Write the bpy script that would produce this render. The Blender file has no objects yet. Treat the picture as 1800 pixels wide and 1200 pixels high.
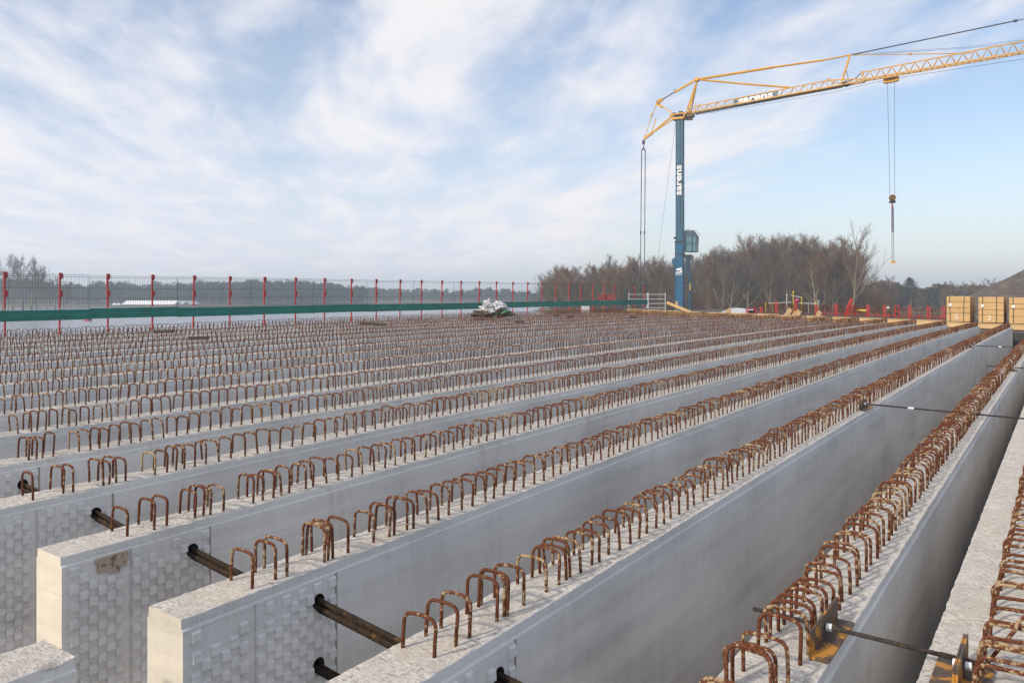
import bpy, bmesh, math, random
from mathutils import Vector, Matrix, noise
rad = math.radians
# ------------------------------------------------------------------ camera
F = 1420.0; XV = 1880.6; YH = 514.6; HC = 1.7; CZ = 8.0
sc = bpy.context.scene
cam = bpy.data.cameras.new('camera'); co = bpy.data.objects.new('camera', cam)
sc.collection.objects.link(co); sc.camera = co
cam.sensor_width = 36; cam.lens = F / 1800 * 36
cam.shift_y = -(600 - YH) / 1800
cam.clip_start = 0.1; cam.clip_end = 6000
co.location = (0, 0, CZ); co.rotation_euler = (rad(90), 0, 0)
# ------------------------------------------------------------------ light
SUN_AZ = 232.0; SUN_EL = 33.0           # azimuth clockwise from +Y
sv = Vector((math.sin(rad(SUN_AZ)) * math.cos(rad(SUN_EL)), math.cos(rad(SUN_AZ)) * math.cos(rad(SUN_EL)), math.sin(rad(SUN_EL))))
sl = bpy.data.lights.new('sun', 'SUN'); so = bpy.data.objects.new('sun', sl)
sc.collection.objects.link(so)
sl.energy = 2.3; sl.angle = rad(4); sl.color = (1.0, 0.88, 0.72)
so.rotation_euler = (-sv).to_track_quat('-Z', 'Y').to_euler(); so.location = sv * 300
sc.view_settings.view_transform = 'Standard'; sc.view_settings.look = 'None'
sc.view_settings.exposure = 0.68; sc.view_settings.gamma = 1.0
sc.cycles.volume_bounces = 2; sc.cycles.max_bounces = 6; sc.cycles.diffuse_bounces = 2
sc.cycles.volume_max_steps = 64

# ------------------------------------------------------------------ node helpers
class NT:
    def __init__(s, tree): s.t = tree; s.n = tree.nodes; s.l = tree.links
    def add(s, typ, **kw):
        n = s.n.new(typ)
        for k, v in kw.items(): setattr(n, k, v)
        return n
    def set(s, n, **kw):
        for k, v in kw.items():
            k2 = k.replace('_', ' ')
            if hasattr(v, 'is_output') or isinstance(v, bpy.types.NodeSocket): s.l.new(v, n.inputs[k2])
            else: n.inputs[k2].default_value = v
    def math(s, op, a, b=None, c=None, clamp=False):
        n = s.add('ShaderNodeMath', operation=op, use_clamp=clamp)
        for i, v in enumerate((a, b, c)):
            if v is None: continue
            if isinstance(v, bpy.types.NodeSocket): s.l.new(v, n.inputs[i])
            else: n.inputs[i].default_value = v
        return n.outputs[0]
    def mix(s, f, a, b, blend='MIX'):
        n = s.add('ShaderNodeMix', data_type='RGBA', blend_type=blend)
        for i, v in ((0, f), (6, a), (7, b)):
            if isinstance(v, bpy.types.NodeSocket): s.l.new(v, n.inputs[i])
            elif i == 0: n.inputs[0].default_value = v
            else: n.inputs[i].default_value = (*v, 1) if len(v) == 3 else v
        return n.outputs[2]
    def noise(s, vec, scale, detail=4, rough=0.5, dist=0.0):
        n = s.add('ShaderNodeTexNoise'); s.l.new(vec, n.inputs['Vector'])
        n.inputs['Scale'].default_value = scale; n.inputs['Detail'].default_value = detail
        n.inputs['Roughness'].default_value = rough; n.inputs['Distortion'].default_value = dist
        return n.outputs[0]
    def mapping(s, vec, scale=(1, 1, 1), rot=(0, 0, 0), loc=(0, 0, 0)):
        n = s.add('ShaderNodeMapping'); s.l.new(vec, n.inputs[0])
        n.inputs[1].default_value = loc; n.inputs[2].default_value = rot; n.inputs[3].default_value = scale
        return n.outputs[0]
    def ramp(s, fac, stops, interp='LINEAR'):
        n = s.add('ShaderNodeValToRGB'); s.l.new(fac, n.inputs[0]); cr = n.color_ramp; cr.interpolation = interp
        while len(cr.elements) < len(stops): cr.elements.new(0.5)
        for e, (p, c) in zip(cr.elements, stops):
            e.position = p; e.color = (*c, 1) if hasattr(c, '__len__') else (c, c, c, 1)
        return n.outputs[0]
    def maprange(s, v, a, b, c=0.0, d=1.0):
        n = s.add('ShaderNodeMapRange'); s.l.new(v, n.inputs[0]); n.interpolation_type = 'SMOOTHSTEP'
        for i, q in enumerate((a, b, c, d)): n.inputs[i + 1].default_value = q
        return n.outputs[0]

def new_mat(name):
    m = bpy.data.materials.new(name); m.use_nodes = True
    t = NT(m.node_tree); b = t.n['Principled BSDF']
    return m, t, b
def wpos(t): return t.add('ShaderNodeNewGeometry').outputs['Position']

# ------------------------------------------------------------------ world
w = bpy.data.worlds.new('World'); sc.world = w; w.use_nodes = True
t = NT(w.node_tree); t.n.clear()
sky = t.add('ShaderNodeTexSky', sky_type='NISHITA'); sky.sun_disc = False
sky.sun_elevation = rad(SUN_EL); sky.sun_rotation = rad(SUN_AZ)
sky.air_density = 1.0; sky.dust_density = 1.0; sky.ozone_density = 2.2
tc = t.add('ShaderNodeTexCoord')
sp = t.add('ShaderNodeSeparateXYZ'); t.l.new(tc.outputs['Generated'], sp.inputs[0])
zz = t.math('MAXIMUM', sp.outputs[2], 0.0); den = t.math('ADD', zz, 0.07)
cx = t.add('ShaderNodeCombineXYZ')
t.l.new(t.math('DIVIDE', sp.outputs[0], den), cx.inputs[0]); t.l.new(t.math('DIVIDE', sp.outputs[1], den), cx.inputs[1])
# cloud sheet overhead, combed along one azimuth
cm = t.mapping(cx.outputs[0], scale=(1, 1, 1), rot=(0, 0, rad(-12)))
warp = t.add('ShaderNodeTexNoise'); t.l.new(cm, warp.inputs['Vector']); warp.inputs['Scale'].default_value = 0.5
va = t.add('ShaderNodeVectorMath', operation='SCALE'); t.l.new(warp.outputs['Color'], va.inputs[0]); va.inputs['Scale'].default_value = 0.55
vb = t.add('ShaderNodeVectorMath', operation='ADD'); t.l.new(cm, vb.inputs[0]); t.l.new(va.outputs[0], vb.inputs[1])
st = t.mapping(vb.outputs[0], scale=(1.0, 0.13, 1.0), loc=(3.6, 1.7, 0))
st2 = t.mapping(vb.outputs[0], scale=(1.0, 0.38, 1.0), loc=(7.1, 2.7, 0))
big = t.noise(st, 1.5, 3, 0.5)
fine = t.noise(st2, 3.2, 9, 0.56, 0.25)
rip = t.noise(st2, 9.0, 8, 0.6, 0.3)
cov = t.math('ADD', t.math('MULTIPLY', big, 0.50), t.math('ADD', t.math('MULTIPLY', fine, 0.36), t.math('MULTIPLY', rip, 0.14)))
cov = t.math('SUBTRACT', cov, t.math('MULTIPLY', sp.outputs[0], 0.06))     # thinner cover to the east
# the cloud deck ends low in the east
low = t.maprange(t.math('SUBTRACT', t.math('MULTIPLY', sp.outputs[0], 0.55), zz), -0.10, 0.12)
cov = t.math('SUBTRACT', cov, t.math('MULTIPLY', low, 0.20))
cov = t.math('ADD', cov, t.math('MULTIPLY', t.maprange(zz, 0.04, 0.26, 0.085, 0.0), t.maprange(sp.outputs[0], -0.1, 0.35, 1.0, 0.0)))
cl = t.maprange(cov, 0.33, 0.62)
cl = t.math('MAXIMUM', cl, t.maprange(sp.outputs[0], -0.25, 0.40, 0.30, 0.0))
cl = t.math('MULTIPLY', t.math('MAXIMUM', cl, t.maprange(zz, 0.42, 0.75, 0, 0.8)), 0.93)  # extra cloud above the view, added to whiten the ambient light
shade = t.maprange(t.math('ADD', t.math('MULTIPLY', fine, 0.6), t.math('MULTIPLY', big, 0.4)), 0.36, 0.66)
cc = t.mix(shade, (4.9, 5.15, 6.0), (6.2, 6.0, 6.05))
skyc = t.mix(1.0, sky.outputs[0], (1.0, 1.0, 1.0), 'MULTIPLY')
hz = t.math('POWER', t.math('SUBTRACT', 1.0, t.math('MINIMUM', t.math('MULTIPLY', zz, 2.6), 1.0)), 2.2)
base = t.mix(t.math('MULTIPLY', hz, 0.75), skyc, (5.7, 5.75, 6.0))
fin = t.mix(cl, base, cc)
bg = t.add('ShaderNodeBackground'); t.l.new(fin, bg.inputs[0]); bg.inputs[1].default_value = 0.1
wo = t.add('ShaderNodeOutputWorld'); t.l.new(bg.outputs[0], wo.inputs[0])

# ------------------------------------------------------------------ frames of reference
TH = math.atan((XV - 900) / F); CT, ST = math.cos(TH), math.sin(TH)
U = Vector((ST, CT, 0)); N = Vector((-CT, ST, 0))                 # along the girders, to their left
SLOPE = 0.0213
def deck(v): return CZ - HC + SLOPE * v
def BR(d, v, h=0.0): p = U * d + N * v; p.z = deck(v) + h; return p    # bridge frame, h above the deck surface
def P(x, y, z): return Vector(((x - 900) * z / F, z, CZ - (y - YH) * z / F))
BROT = math.atan2(U.y, U.x)

# ------------------------------------------------------------------ object helpers
COL = sc.collection
def tag(o, label=None, cat=None, group=None, kind=None):
    if label: o['label'] = label
    if cat: o['category'] = cat
    if group: o['group'] = group
    if kind: o['kind'] = kind
    return o
def empty(name, loc=(0, 0, 0), rz=0.0):
    o = bpy.data.objects.new(name, None); COL.objects.link(o); o.location = loc; o.rotation_euler = (0, 0, rz)
    o.empty_display_size = 0.2; return o
def mesh_obj(name, vs, fs, mats, parent=None, mi=None, smooth=False):
    me = bpy.data.meshes.new(name); me.from_pydata([tuple(v) for v in vs], [], fs)
    for m in (mats if isinstance(mats, (list, tuple)) else [mats]): me.materials.append(m)
    if mi: me.polygons.foreach_set('material_index', mi)
    if smooth: me.polygons.foreach_set('use_smooth', [True] * len(me.polygons))
    me.update(); o = bpy.data.objects.new(name, me); COL.objects.link(o)
    if parent:
        o.parent = parent; o.matrix_parent_inverse = pinv(parent)
    return o
def pinv(p):
    m = Matrix.Translation(p.location) @ p.rotation_euler.to_matrix().to_4x4()
    q = p.parent
    if q is not None:
        return (pworld(p)).inverted()
    return m.inverted()
def pworld(p):
    m = Matrix.Translation(p.location) @ p.rotation_euler.to_matrix().to_4x4() @ Matrix.Diagonal((*p.scale, 1))
    if p.parent: return pworld(p.parent) @ p.matrix_parent_inverse @ m
    return m
class MB:
    """collects shapes given in world coordinates into one mesh"""
    def __init__(s): s.v = []; s.f = []; s.mi = []; s.cur = 0
    def face(s, pts):
        n = len(s.v); s.v += [Vector(p) for p in pts]; s.f.append(tuple(range(n, n + len(pts)))); s.mi.append(s.cur)
    def hexa(s, p):   # 8 corners, bottom 4 ccw, top 4
        n = len(s.v); s.v += [Vector(q) for q in p]
        for f in ((3, 2, 1, 0), (4, 5, 6, 7), (0, 1, 5, 4), (1, 2, 6, 5), (2, 3, 7, 6), (3, 0, 4, 7)):
            s.f.append(tuple(n + i for i in f)); s.mi.append(s.cur)
    def box(s, c, sx, sy, sz, M=None, bev=0.0):
        c = Vector(c); pts = []
        for k in (-1, 1):
            for i, j in ((-1, -1), (1, -1), (1, 1), (-1, 1)):
                q = Vector((i * sx / 2, j * sy / 2, k * sz / 2)); pts.append(c + (M @ q if M else q))
        s.hexa(pts)
    def bar(s, a, b, w_, h_=None, up=(0, 0, 1)):
        a = Vector(a); b = Vector(b); h_ = h_ or w_; d = (b - a).normalized(); upv = Vector(up)
        if abs(d.dot(upv)) > 0.98: upv = Vector((0, 1, 0))
        r = d.cross(upv).normalized(); q = r.cross(d).normalized()
        pts = []
        for c in (a, b): 
            for i, j in ((-1, -1), (1, -1), (1, 1), (-1, 1)): pts.append(c + r * (i * w_ / 2) + q * (j * h_ / 2))
        s.hexa([pts[0], pts[1], pts[2], pts[3], pts[4], pts[5], pts[6], pts[7]])
    def tube(s, path, r, n=6, caps=True, r2=None):
        path = [Vector(p) for p in path]; m = len(path); base = len(s.v)
        d0 = (path[1] - path[0]).normalized(); ref = Vector((0, 0, 1)) if abs(d0.z) < 0.9 else Vector((0, 1, 0))
        side = d0.cross(ref).normalized()
        for i, p in enumerate(path):
            d = (path[min(i + 1, m - 1)] - path[max(i - 1, 0)]).normalized()
            side = (side - d * side.dot(d)).normalized(); q = d.cross(side)
            rr = r if r2 is None else r + (r2 - r) * i / (m - 1)
            for k in range(n):
                a = 2 * math.pi * k / n; s.v.append(p + side * (rr * math.cos(a)) + q * (rr * math.sin(a)))
        for i in range(m - 1):
            for k in range(n):
                k2 = (k + 1) % n
                s.f.append((base + i * n + k, base + i * n + k2, base + (i + 1) * n + k2, base + (i + 1) * n + k)); s.mi.append(s.cur)
        if caps:
            s.f.append(tuple(base + k for k in reversed(range(n)))); s.mi.append(s.cur)
            s.f.append(tuple(base + (m - 1) * n + k for k in range(n))); s.mi.append(s.cur)
    def build(s, name, mats, parent=None, smooth=False):
        return mesh_obj(name, s.v, s.f, mats, parent, s.mi, smooth)

# ------------------------------------------------------------------ materials
def concrete_side(name, tint=(0.40, 0.395, 0.385)):
    m, t, b = new_mat(name); g = wpos(t)
    gr = t.mapping(g, rot=(0, 0, -BROT))          # x along the girder, z down the face
    oi = t.add('ShaderNodeObjectInfo').outputs['Random']
    n1 = t.noise(t.mapping(gr, scale=(0.5, 0.5, 1.0)), 1.6, 5, 0.55)
    n2 = t.noise(t.mapping(gr, scale=(22, 22, 0.6)), 1.0, 4, 0.6)
    n3 = t.noise(gr, 60, 3, 0.6)
    n4 = t.noise(t.mapping(gr, scale=(0.25, 1, 5), rot=(0, rad(4), 0)), 1.3, 5, 0.6, 0.4)
    f = t.math('ADD', t.math('ADD', t.math('MULTIPLY', n1, 0.45), t.math('MULTIPLY', n2, 0.12)), t.math('ADD', t.math('MULTIPLY', n3, 0.16), t.math('MULTIPLY', n4, 0.34)))
    c = t.ramp(f, [(0.36, tuple(q * 0.70 for q in tint)), (0.52, tint), (0.66, tuple(min(1, q * 1.18) for q in tint))])
    # yellowish runs and stains
    s1 = t.maprange(t.noise(t.mapping(gr, scale=(2.2, 2.2, 0.5)), 1.4, 7, 0.72), 0.53, 0.72)
    s2 = t.maprange(oi, 0.25, 0.95, 0.2, 0.8)
    sz = t.add('ShaderNodeSeparateXYZ'); t.l.new(gr, sz.inputs[0])
    ln = t.math('LESS_THAN', t.math('FRACT', t.math('ADD', t.math('MULTIPLY', sz.outputs[2], 2.1), t.math('MULTIPLY', n1, 0.06))), 0.012)
    c = t.mix(t.math('MULTIPLY', ln, t.maprange(n4, 0.42, 0.6, 0, 0.30)), c, (0.30, 0.28, 0.25))
    c = t.mix(t.math('MULTIPLY', s1, s2), c, (0.40, 0.33, 0.23))
    # pin holes and scuffs
    vo = t.add('ShaderNodeTexVoronoi'); t.l.new(gr, vo.inputs['Vector']); vo.inputs['Scale'].default_value = 16
    ph = t.math('LESS_THAN', vo.outputs['Distance'], 0.06)
    ph = t.math('MULTIPLY', ph, t.math('GREATER_THAN', t.noise(gr, 3.1, 2), 0.50))
    c = t.mix(t.math('MULTIPLY', ph, 0.65), c, (0.12, 0.11, 0.10))
    # joint lines of the shuttering
    br = t.mix(oi, (0.93, 0.94, 0.96), (1.04, 1.02, 0.98)); c = t.mix(1.0, c, br, 'MULTIPLY')
    t.l.new(c, b.inputs['Base Color']); b.inputs['Roughness'].default_value = 0.62
    b.inputs['Specular IOR Level'].default_value = 0.15
    bp = t.add('ShaderNodeBump'); bp.inputs['Strength'].default_value = 0.25; bp.inputs['Distance'].default_value = 0.004
    t.l.new(t.math('ADD', n3, t.math('MULTIPLY', n2, 1.5)), bp.inputs['Height']); t.l.new(bp.outputs[0], b.inputs['Normal'])
    return m
M_SIDE = concrete_side('smooth_concrete', (0.615, 0.605, 0.59))
M_END = concrete_side('cream_end_concrete', (0.60, 0.55, 0.46))  # warmer, creamier tint than the sides
def rough_top(name):
    m, t, b = new_mat(name); g = wpos(t); gr = t.mapping(g, rot=(0, 0, -BROT))
    a = t.noise(gr, 60, 6, 0.75, 0.5)
    bnoise = t.noise(t.mapping(gr, scale=(2.2, 0.55, 1)), 42, 5, 0.7, 0.8)
    big = t.noise(gr, 5, 4, 0.6)
    f = t.math('ADD', t.math('MULTIPLY', a, 0.45), t.math('MULTIPLY', bnoise, 0.55))
    c = t.ramp(f, [(0.36, (0.10, 0.085, 0.075)), (0.44, (0.38, 0.335, 0.29)), (0.52, (0.60, 0.57, 0.52)), (0.66, (0.74, 0.72, 0.68))])
    c = t.mix(t.maprange(big, 0.40, 0.66, 0, 0.5), c, (0.42, 0.39, 0.34))
    tn = t.maprange(t.noise(gr, 2.3, 4, 0.65), 0.50, 0.66, 0, 0.22); c = t.mix(tn, c, (0.56, 0.44, 0.30))
    ru = t.maprange(t.noise(gr, 17, 5, 0.7), 0.60, 0.74); c = t.mix(t.math('MULTIPLY', ru, 0.5), c, (0.38, 0.20, 0.12))
    t.l.new(c, b.inputs['Base Color']); b.inputs['Roughness'].default_value = 0.9
    bp = t.add('ShaderNodeBump'); bp.inputs['Strength'].default_value = 0.9; bp.inputs['Distance'].default_value = 0.013
    t.l.new(f, bp.inputs['Height']); t.l.new(bp.outputs[0], b.inputs['Normal'])
    return m
M_TOP = rough_top('rough_concrete')
def rust(name, dark=(0.060, 0.020, 0.012), mid=(0.15, 0.050, 0.022), pale=(0.38, 0.29, 0.17), amt=0.60, scale=38):
    m, t, b = new_mat(name); g = wpos(t); oi = t.add('ShaderNodeObjectInfo').outputs['Random']
    off = t.add('ShaderNodeVectorMath', operation='ADD'); t.l.new(g, off.inputs[0])
    cxx = t.add('ShaderNodeCombineXYZ'); t.l.new(t.math('MULTIPLY', oi, 31.0), cxx.inputs[2]); t.l.new(cxx.outputs[0], off.inputs[1])
    n1 = t.noise(off.outputs[0], scale, 4, 0.6); n2 = t.noise(off.outputs[0], scale * 3.2, 3, 0.6)
    n3 = t.noise(off.outputs[0], 1.1, 2)
    c = t.ramp(n2, [(0.35, dark), (0.62, mid)])
    pf = t.maprange(t.math('ADD', n1, t.math('MULTIPLY', t.math('SUBTRACT', n3, 0.5), 0.35)), amt - 0.06, amt + 0.05)
    c = t.mix(t.math('MULTIPLY', pf, 0.85), c, pale)
    t.l.new(c, b.inputs['Base Color']); b.inputs['Roughness'].default_value = 0.85
    b.inputs['Specular IOR Level'].default_value = 0.2
    return m
M_RUST = rust('rusty_rebar'); M_RUST2 = rust('fresh_rust', amt=0.53)
M_ROD = rust('oily_steel_rod', (0.014, 0.010, 0.008), (0.040, 0.026, 0.016), (0.12, 0.06, 0.02), 0.6, 14)
def angle_mat():
    m, t, b = new_mat('rusty_angle_steel'); g = wpos(t)
    n1 = t.noise(g, 9, 4, 0.6); c = t.ramp(n1, [(0.40, (0.085, 0.065, 0.055)), (0.52, (0.13, 0.075, 0.04)), (0.57, (0.50, 0.23, 0.03))])
    t.l.new(c, b.inputs['Base Color']); b.inputs['Roughness'].default_value = 0.55; b.inputs['Metallic'].default_value = 0.25
    return m
M_ANGLE = angle_mat()
def paint(name, col, rough=0.5, var=0.12, scale=3.0, metal=0.0, dirt=(0.12, 0.10, 0.08), damt=0.25):
    m, t, b = new_mat(name); g = wpos(t)
    n1 = t.noise(g, scale, 5, 0.6); n2 = t.noise(t.mapping(g, scale=(1, 1, 0.2)), scale * 4, 4, 0.6)
    c = t.ramp(n1, [(0.3, tuple(q * (1 - var) for q in col)), (0.7, tuple(min(1, q * (1 + var)) for q in col))])
    c = t.mix(t.maprange(n2, 0.55, 0.8, 0, damt), c, dirt)
    t.l.new(c, b.inputs['Base Color']); b.inputs['Roughness'].default_value = rough; b.inputs['Metallic'].default_value = metal
    return m
M_RED = paint('red_paint', (0.43, 0.020, 0.018), 0.45, 0.15, 6)
M_GREEN = paint('green_toe_board', (0.0, 0.16, 0.125), 0.5, 0.25, 2)
M_GWIRE = paint('green_wire', (0.02, 0.07, 0.055), 0.6)
M_GALV = paint('galvanised_steel', (0.55, 0.56, 0.56), 0.45, 0.12, 8, 0.2)
M_YEL = paint('yellow_crane_paint', (0.60, 0.31, 0.022), 0.5, 0.12, 0.7, damt=0.35)
M_YELD = paint('dark_crane_steel', (0.10, 0.06, 0.03), 0.6, 0.2, 1.5)
M_CAB = paint('dark_blue_cab', (0.004, 0.035, 0.075), 0.4, 0.15, 0.6, damt=.2)
M_BLUE = paint('blue_crane_paint', (0.0, 0.085, 0.185), 0.4, 0.15, 0.6, damt=0.3)
M_TEAL = paint('teal_crane_paint', (0.008, 0.085, 0.15), 0.4, 0.18, 0.6, damt=0.3)
M_WHITE = paint('white_paint', (0.78, 0.78, 0.78), 0.5, 0.05)
M_SHEET = paint('white_sheeting', (0.50, 0.51, 0.52), 0.45, 0.08, 3)
M_CABLE = paint('steel_rope', (0.05, 0.055, 0.075), 0.5)
M_PUR = paint('purple_sling', (0.16, 0.10, 0.16), 0.7)
M_DARK = paint('dark_steel', (0.03, 0.03, 0.035), 0.6)
M_TAG = paint('white_tape', (0.8, 0.82, 0.85), 0.5)
M_BLK = paint('black_strap', (0.02, 0.02, 0.022), 0.5)
M_PINK = paint('pink_bag', (0.6, 0.06, 0.14), 0.5)
M_SKIN = paint('skin', (0.45, 0.26, 0.18), 0.6)
M_WEAR = paint('dark_workwear', (0.03, 0.035, 0.05), 0.8)
M_MOSS = paint('green_band', (0.10, 0.28, 0.10), 0.7)
M_YBAR = paint('yellow_bar', (0.70, 0.48, 0.03), 0.5)
M_HOLE = paint('hole_shade', (0.05, 0.048, 0.045), 0.9)  # near-black lining, paints in the shade inside the tie holes
def wood(name, col=(0.62, 0.42, 0.20), scale=1.0):
    m, t, b = new_mat(name); g = wpos(t); gr = t.mapping(g, rot=(0, 0, -BROT))
    n1 = t.noise(t.mapping(gr, scale=(0.6, 0.6, 16)), 2.2 * scale, 4, 0.6, 0.4); n2 = t.noise(gr, 1.5, 3)
    c = t.ramp(n1, [(0.3, tuple(q * 0.80 for q in col)), (0.7, tuple(min(1, q * 1.12) for q in col))])
    c = t.mix(t.maprange(n2, 0.5, 0.75, 0, 0.3), c, tuple(q * 0.7 for q in col))
    t.l.new(c, b.inputs['Base Color']); b.inputs['Roughness'].default_value = 0.7
    return m
M_WOOD = wood('pale_timber'); M_WOOD2 = wood('bundled_timber', (0.60, 0.385, 0.16)); M_WOODD = wood('weathered_board', (0.06, 0.042, 0.03))
def glassm():
    m, t, b = new_mat('cab_glass'); b.inputs['Base Color'].default_value = (0.12, 0.24, 0.25, 1)
    b.inputs['Roughness'].default_value = 0.06; b.inputs['Metallic'].default_value = 0.35; return m
M_GLASS = glassm()
def bark(name, a, b_):
    m, t, b = new_mat(name); oi = t.add('ShaderNodeObjectInfo').outputs['Random']
    c = t.mix(oi, a, b_); n = t.noise(wpos(t), 0.45, 3)
    c = t.mix(t.maprange(n, 0.3, 0.7, 0, 0.5), c, tuple(q * 0.72 for q in a))
    t.l.new(c, b.inputs['Base Color']); b.inputs['Roughness'].default_value = 0.9; b.inputs['Specular IOR Level'].default_value = 0.1
    return m
M_TRUNK = bark('bark', (0.27, 0.23, 0.15), (0.16, 0.13, 0.09))
M_TWIG = bark('brown_twigs', (0.185, 0.103, 0.045), (0.105, 0.064, 0.042))
M_TWIGG = bark('grey_twigs', (0.15, 0.13, 0.105), (0.115, 0.10, 0.085))
M_FARTWIG = bark('hazy_twigs', (0.05, 0.05, 0.048), (0.035, 0.037, 0.037))
M_NEEDLE = bark('dark_needles', (0.035, 0.045, 0.028), (0.05, 0.05, 0.035))
M_REED = bark('dry_reeds', (0.36, 0.23, 0.13), (0.30, 0.2, 0.12))
def groundm():
    m, t, b = new_mat('bare_ground'); g = wpos(t); n = t.noise(g, 0.08, 8, 0.65); n2 = t.noise(g, 1.2, 5, 0.7)
    f = t.math('ADD', t.math('MULTIPLY', n, 0.6), t.math('MULTIPLY', n2, 0.4))
    c = t.ramp(f, [(0.38, (0.045, 0.045, 0.025)), (0.5, (0.08, 0.062, 0.036)), (0.62, (0.13, 0.10, 0.062))])
    t.l.new(c, b.inputs['Base Color']); b.inputs['Roughness'].default_value = 0.95; return m
M_GROUND = groundm()
def moundm():
    m, t, b = new_mat('heaped_earth'); g = wpos(t); n = t.noise(t.mapping(g, scale=(0.4, 0.4, 1.6)), 0.7, 9, 0.7, 0.8)
    c = t.ramp(n, [(0.35, (0.045, 0.034, 0.024)), (0.5, (0.085, 0.064, 0.044)), (0.66, (0.15, 0.115, 0.08))])
    t.l.new(c, b.inputs['Base Color']); b.inputs['Roughness'].default_value = 0.95; return m
M_MOUND = moundm()
def waterm():
    m, t, b = new_mat('lake_water'); b.inputs['Base Color'].default_value = (0.16, 0.175, 0.20, 1)
    b.inputs['Roughness'].default_value = 0.25; b.inputs['IOR'].default_value = 1.33
    g = wpos(t); n = t.noise(t.mapping(g, scale=(1, 0.6, 1)), 2.2, 6, 0.6)
    n2 = t.noise(g, 0.25, 3)
    bp = t.add('ShaderNodeBump'); bp.inputs['Strength'].default_value = 0.32; bp.inputs['Distance'].default_value = 0.25
    t.l.new(t.math('ADD', n, n2), bp.inputs['Height']); t.l.new(bp.outputs[0], b.inputs['Normal'])
    return m
M_WATER = waterm()

# ------------------------------------------------------------------ setting
# one ground sheet: land to the right and beyond, sunk below the water level where the lake is
def smooth(a, b, x):
    x = max(0, min(1, (x - a) / (b - a))); return x * x * (3 - 2 * x)
def far_shore(X): return 478 + 14 * math.sin(X * 0.011) + 6 * math.sin(X * 0.05) + 0.10 * min(0, X + 60) * 1.9
def ground_h(X, Y):
    east = X - (2 + 0.028 * Y + 5 * math.sin(Y * 0.03)) if Y > 60 else X + 6 - (Y - 60) * 0.0
    north = Y - far_shore(X)
    k = max(smooth(-3, 6, east), smooth(-4, 8, north))
    return -2.5 + k * (3.4 + 0.35 * noise.noise(Vector((X * 0.05, Y * 0.05, 0)))) + 0.6 * smooth(30, 120, max(east, north))
def axis(lo, hi, near, fine, coarse):
    out = [lo]; 
    while out[-1] < hi:
        q = out[-1]; st_ = fine if near[0] <= q < near[1] else coarse
        out.append(min(hi, q + st_))
    return out
xs = axis(-1800, 1800, (-440, 260), 5, 80); ys = axis(-600, 2000, (-40, 560), 6, 80)
vs = [(x, y, ground_h(x, y)) for y in ys for x in xs]; nx = len(xs)
fs = [(j * nx + i, j * nx + i + 1, (j + 1) * nx + i + 1, (j + 1) * nx + i) for j in range(len(ys) - 1) for i in range(nx - 1)]
tag(mesh_obj('ground', vs, fs, M_GROUND, smooth=True), kind='structure')
tag(mesh_obj('water', [(-1790, -590, 0), (1790, -590, 0), (1790, 1990, 0), (-1790, 1990, 0)], [(0, 1, 2, 3)], M_WATER), kind='structure')
# heaped earth beyond the right end of the deck
def mound_h(X, Y):
    q = P(2010, 500, 165); r = math.hypot(X - q.x, (Y - q.y) * 0.9)
    h = 25.2 - r * 0.60 + 1.0 * noise.noise(Vector((X * 0.12, Y * 0.12, 3)))
    h = min(h, 18 + 1.2 * noise.noise(Vector((X * 0.05, 0, 5))))
    q2 = P(1880, 520, 150); r2 = math.hypot((X - q2.x) * 0.55, Y - q2.y)
    h2 = 8.3 - max(0, r2 - 7) * 0.75 + 0.5 * noise.noise(Vector((X * 0.2, Y * 0.2, 9)))
    return max(h, h2, 0.2)
gx = [60 + i * 1.6 for i in range(75)]; gy = [110 + j * 2.0 for j in range(50)]
vs = [(x, y, mound_h(x, y)) for y in gy for x in gx]; n_ = len(gx)
fs = [(j * n_ + i, j * n_ + i + 1, (j + 1) * n_ + i + 1, (j + 1) * n_ + i) for j in range(len(gy) - 1) for i in range(n_ - 1)]
tag(mesh_obj('earth_mound', vs, fs, M_MOUND, smooth=True), kind='structure')

# ------------------------------------------------------------------ stirrups (shared meshes, local: x across, z up)
random.seed(4)
def stirrup_path(wd, ht, lean, skew, nseg=4):
    r = 0.042; pts = [(-wd / 2, 0.0, -0.03)]
    pts.append((-wd / 2 + skew * 0.3, 0, (ht - r) * 0.55))
    for k in range(nseg + 1):
        a = math.pi - k * (math.pi / 2) / nseg
        pts.append((-wd / 2 + r + r * math.cos(a) + skew, 0, ht - r + r * math.sin(a)))
    pts.append((skew, 0, ht + 0.004))
    for k in range(nseg + 1):
        a = math.pi / 2 - k * (math.pi / 2) / nseg
        pts.append((wd / 2 - r + r * math.cos(a) + skew, 0, ht - r + r * math.sin(a)))
    pts.append((wd / 2 + skew * 0.3, 0, (ht - r) * 0.55)); pts.append((wd / 2, 0, -0.03))
    return [Vector((x, lean * max(0, z), z)) for x, y, z in pts]
def stirrup_mesh(name, wd, ht, lean, skew, r=0.0092, n=8, nseg=4, mat=None):
    mb = MB(); mb.tube(stirrup_path(wd, ht, lean, skew, nseg), r, n)
    me = bpy.data.meshes.new(name); me.from_pydata([tuple(v) for v in mb.v], [], mb.f)
    me.polygons.foreach_set('use_smooth', [True] * len(me.polygons)); me.materials.append(mat or M_RUST); me.update(); return me
ST_NEAR = [stirrup_mesh('stirrup', 0.188 + random.uniform(-.01, .01), 0.190 + random.uniform(-.016, .016), random.uniform(-.08, .08), random.uniform(-.008, .008), mat=random.choice([M_RUST, M_RUST, M_RUST2])) for _ in range(10)]
ST_MID = [stirrup_mesh('stirrup', 0.188 + random.uniform(-.012, .012), 0.190 + random.uniform(-.012, .012), random.uniform(-.09, .09), random.uniform(-.012, .012), n=5, nseg=2) for _ in range(10)]
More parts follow.
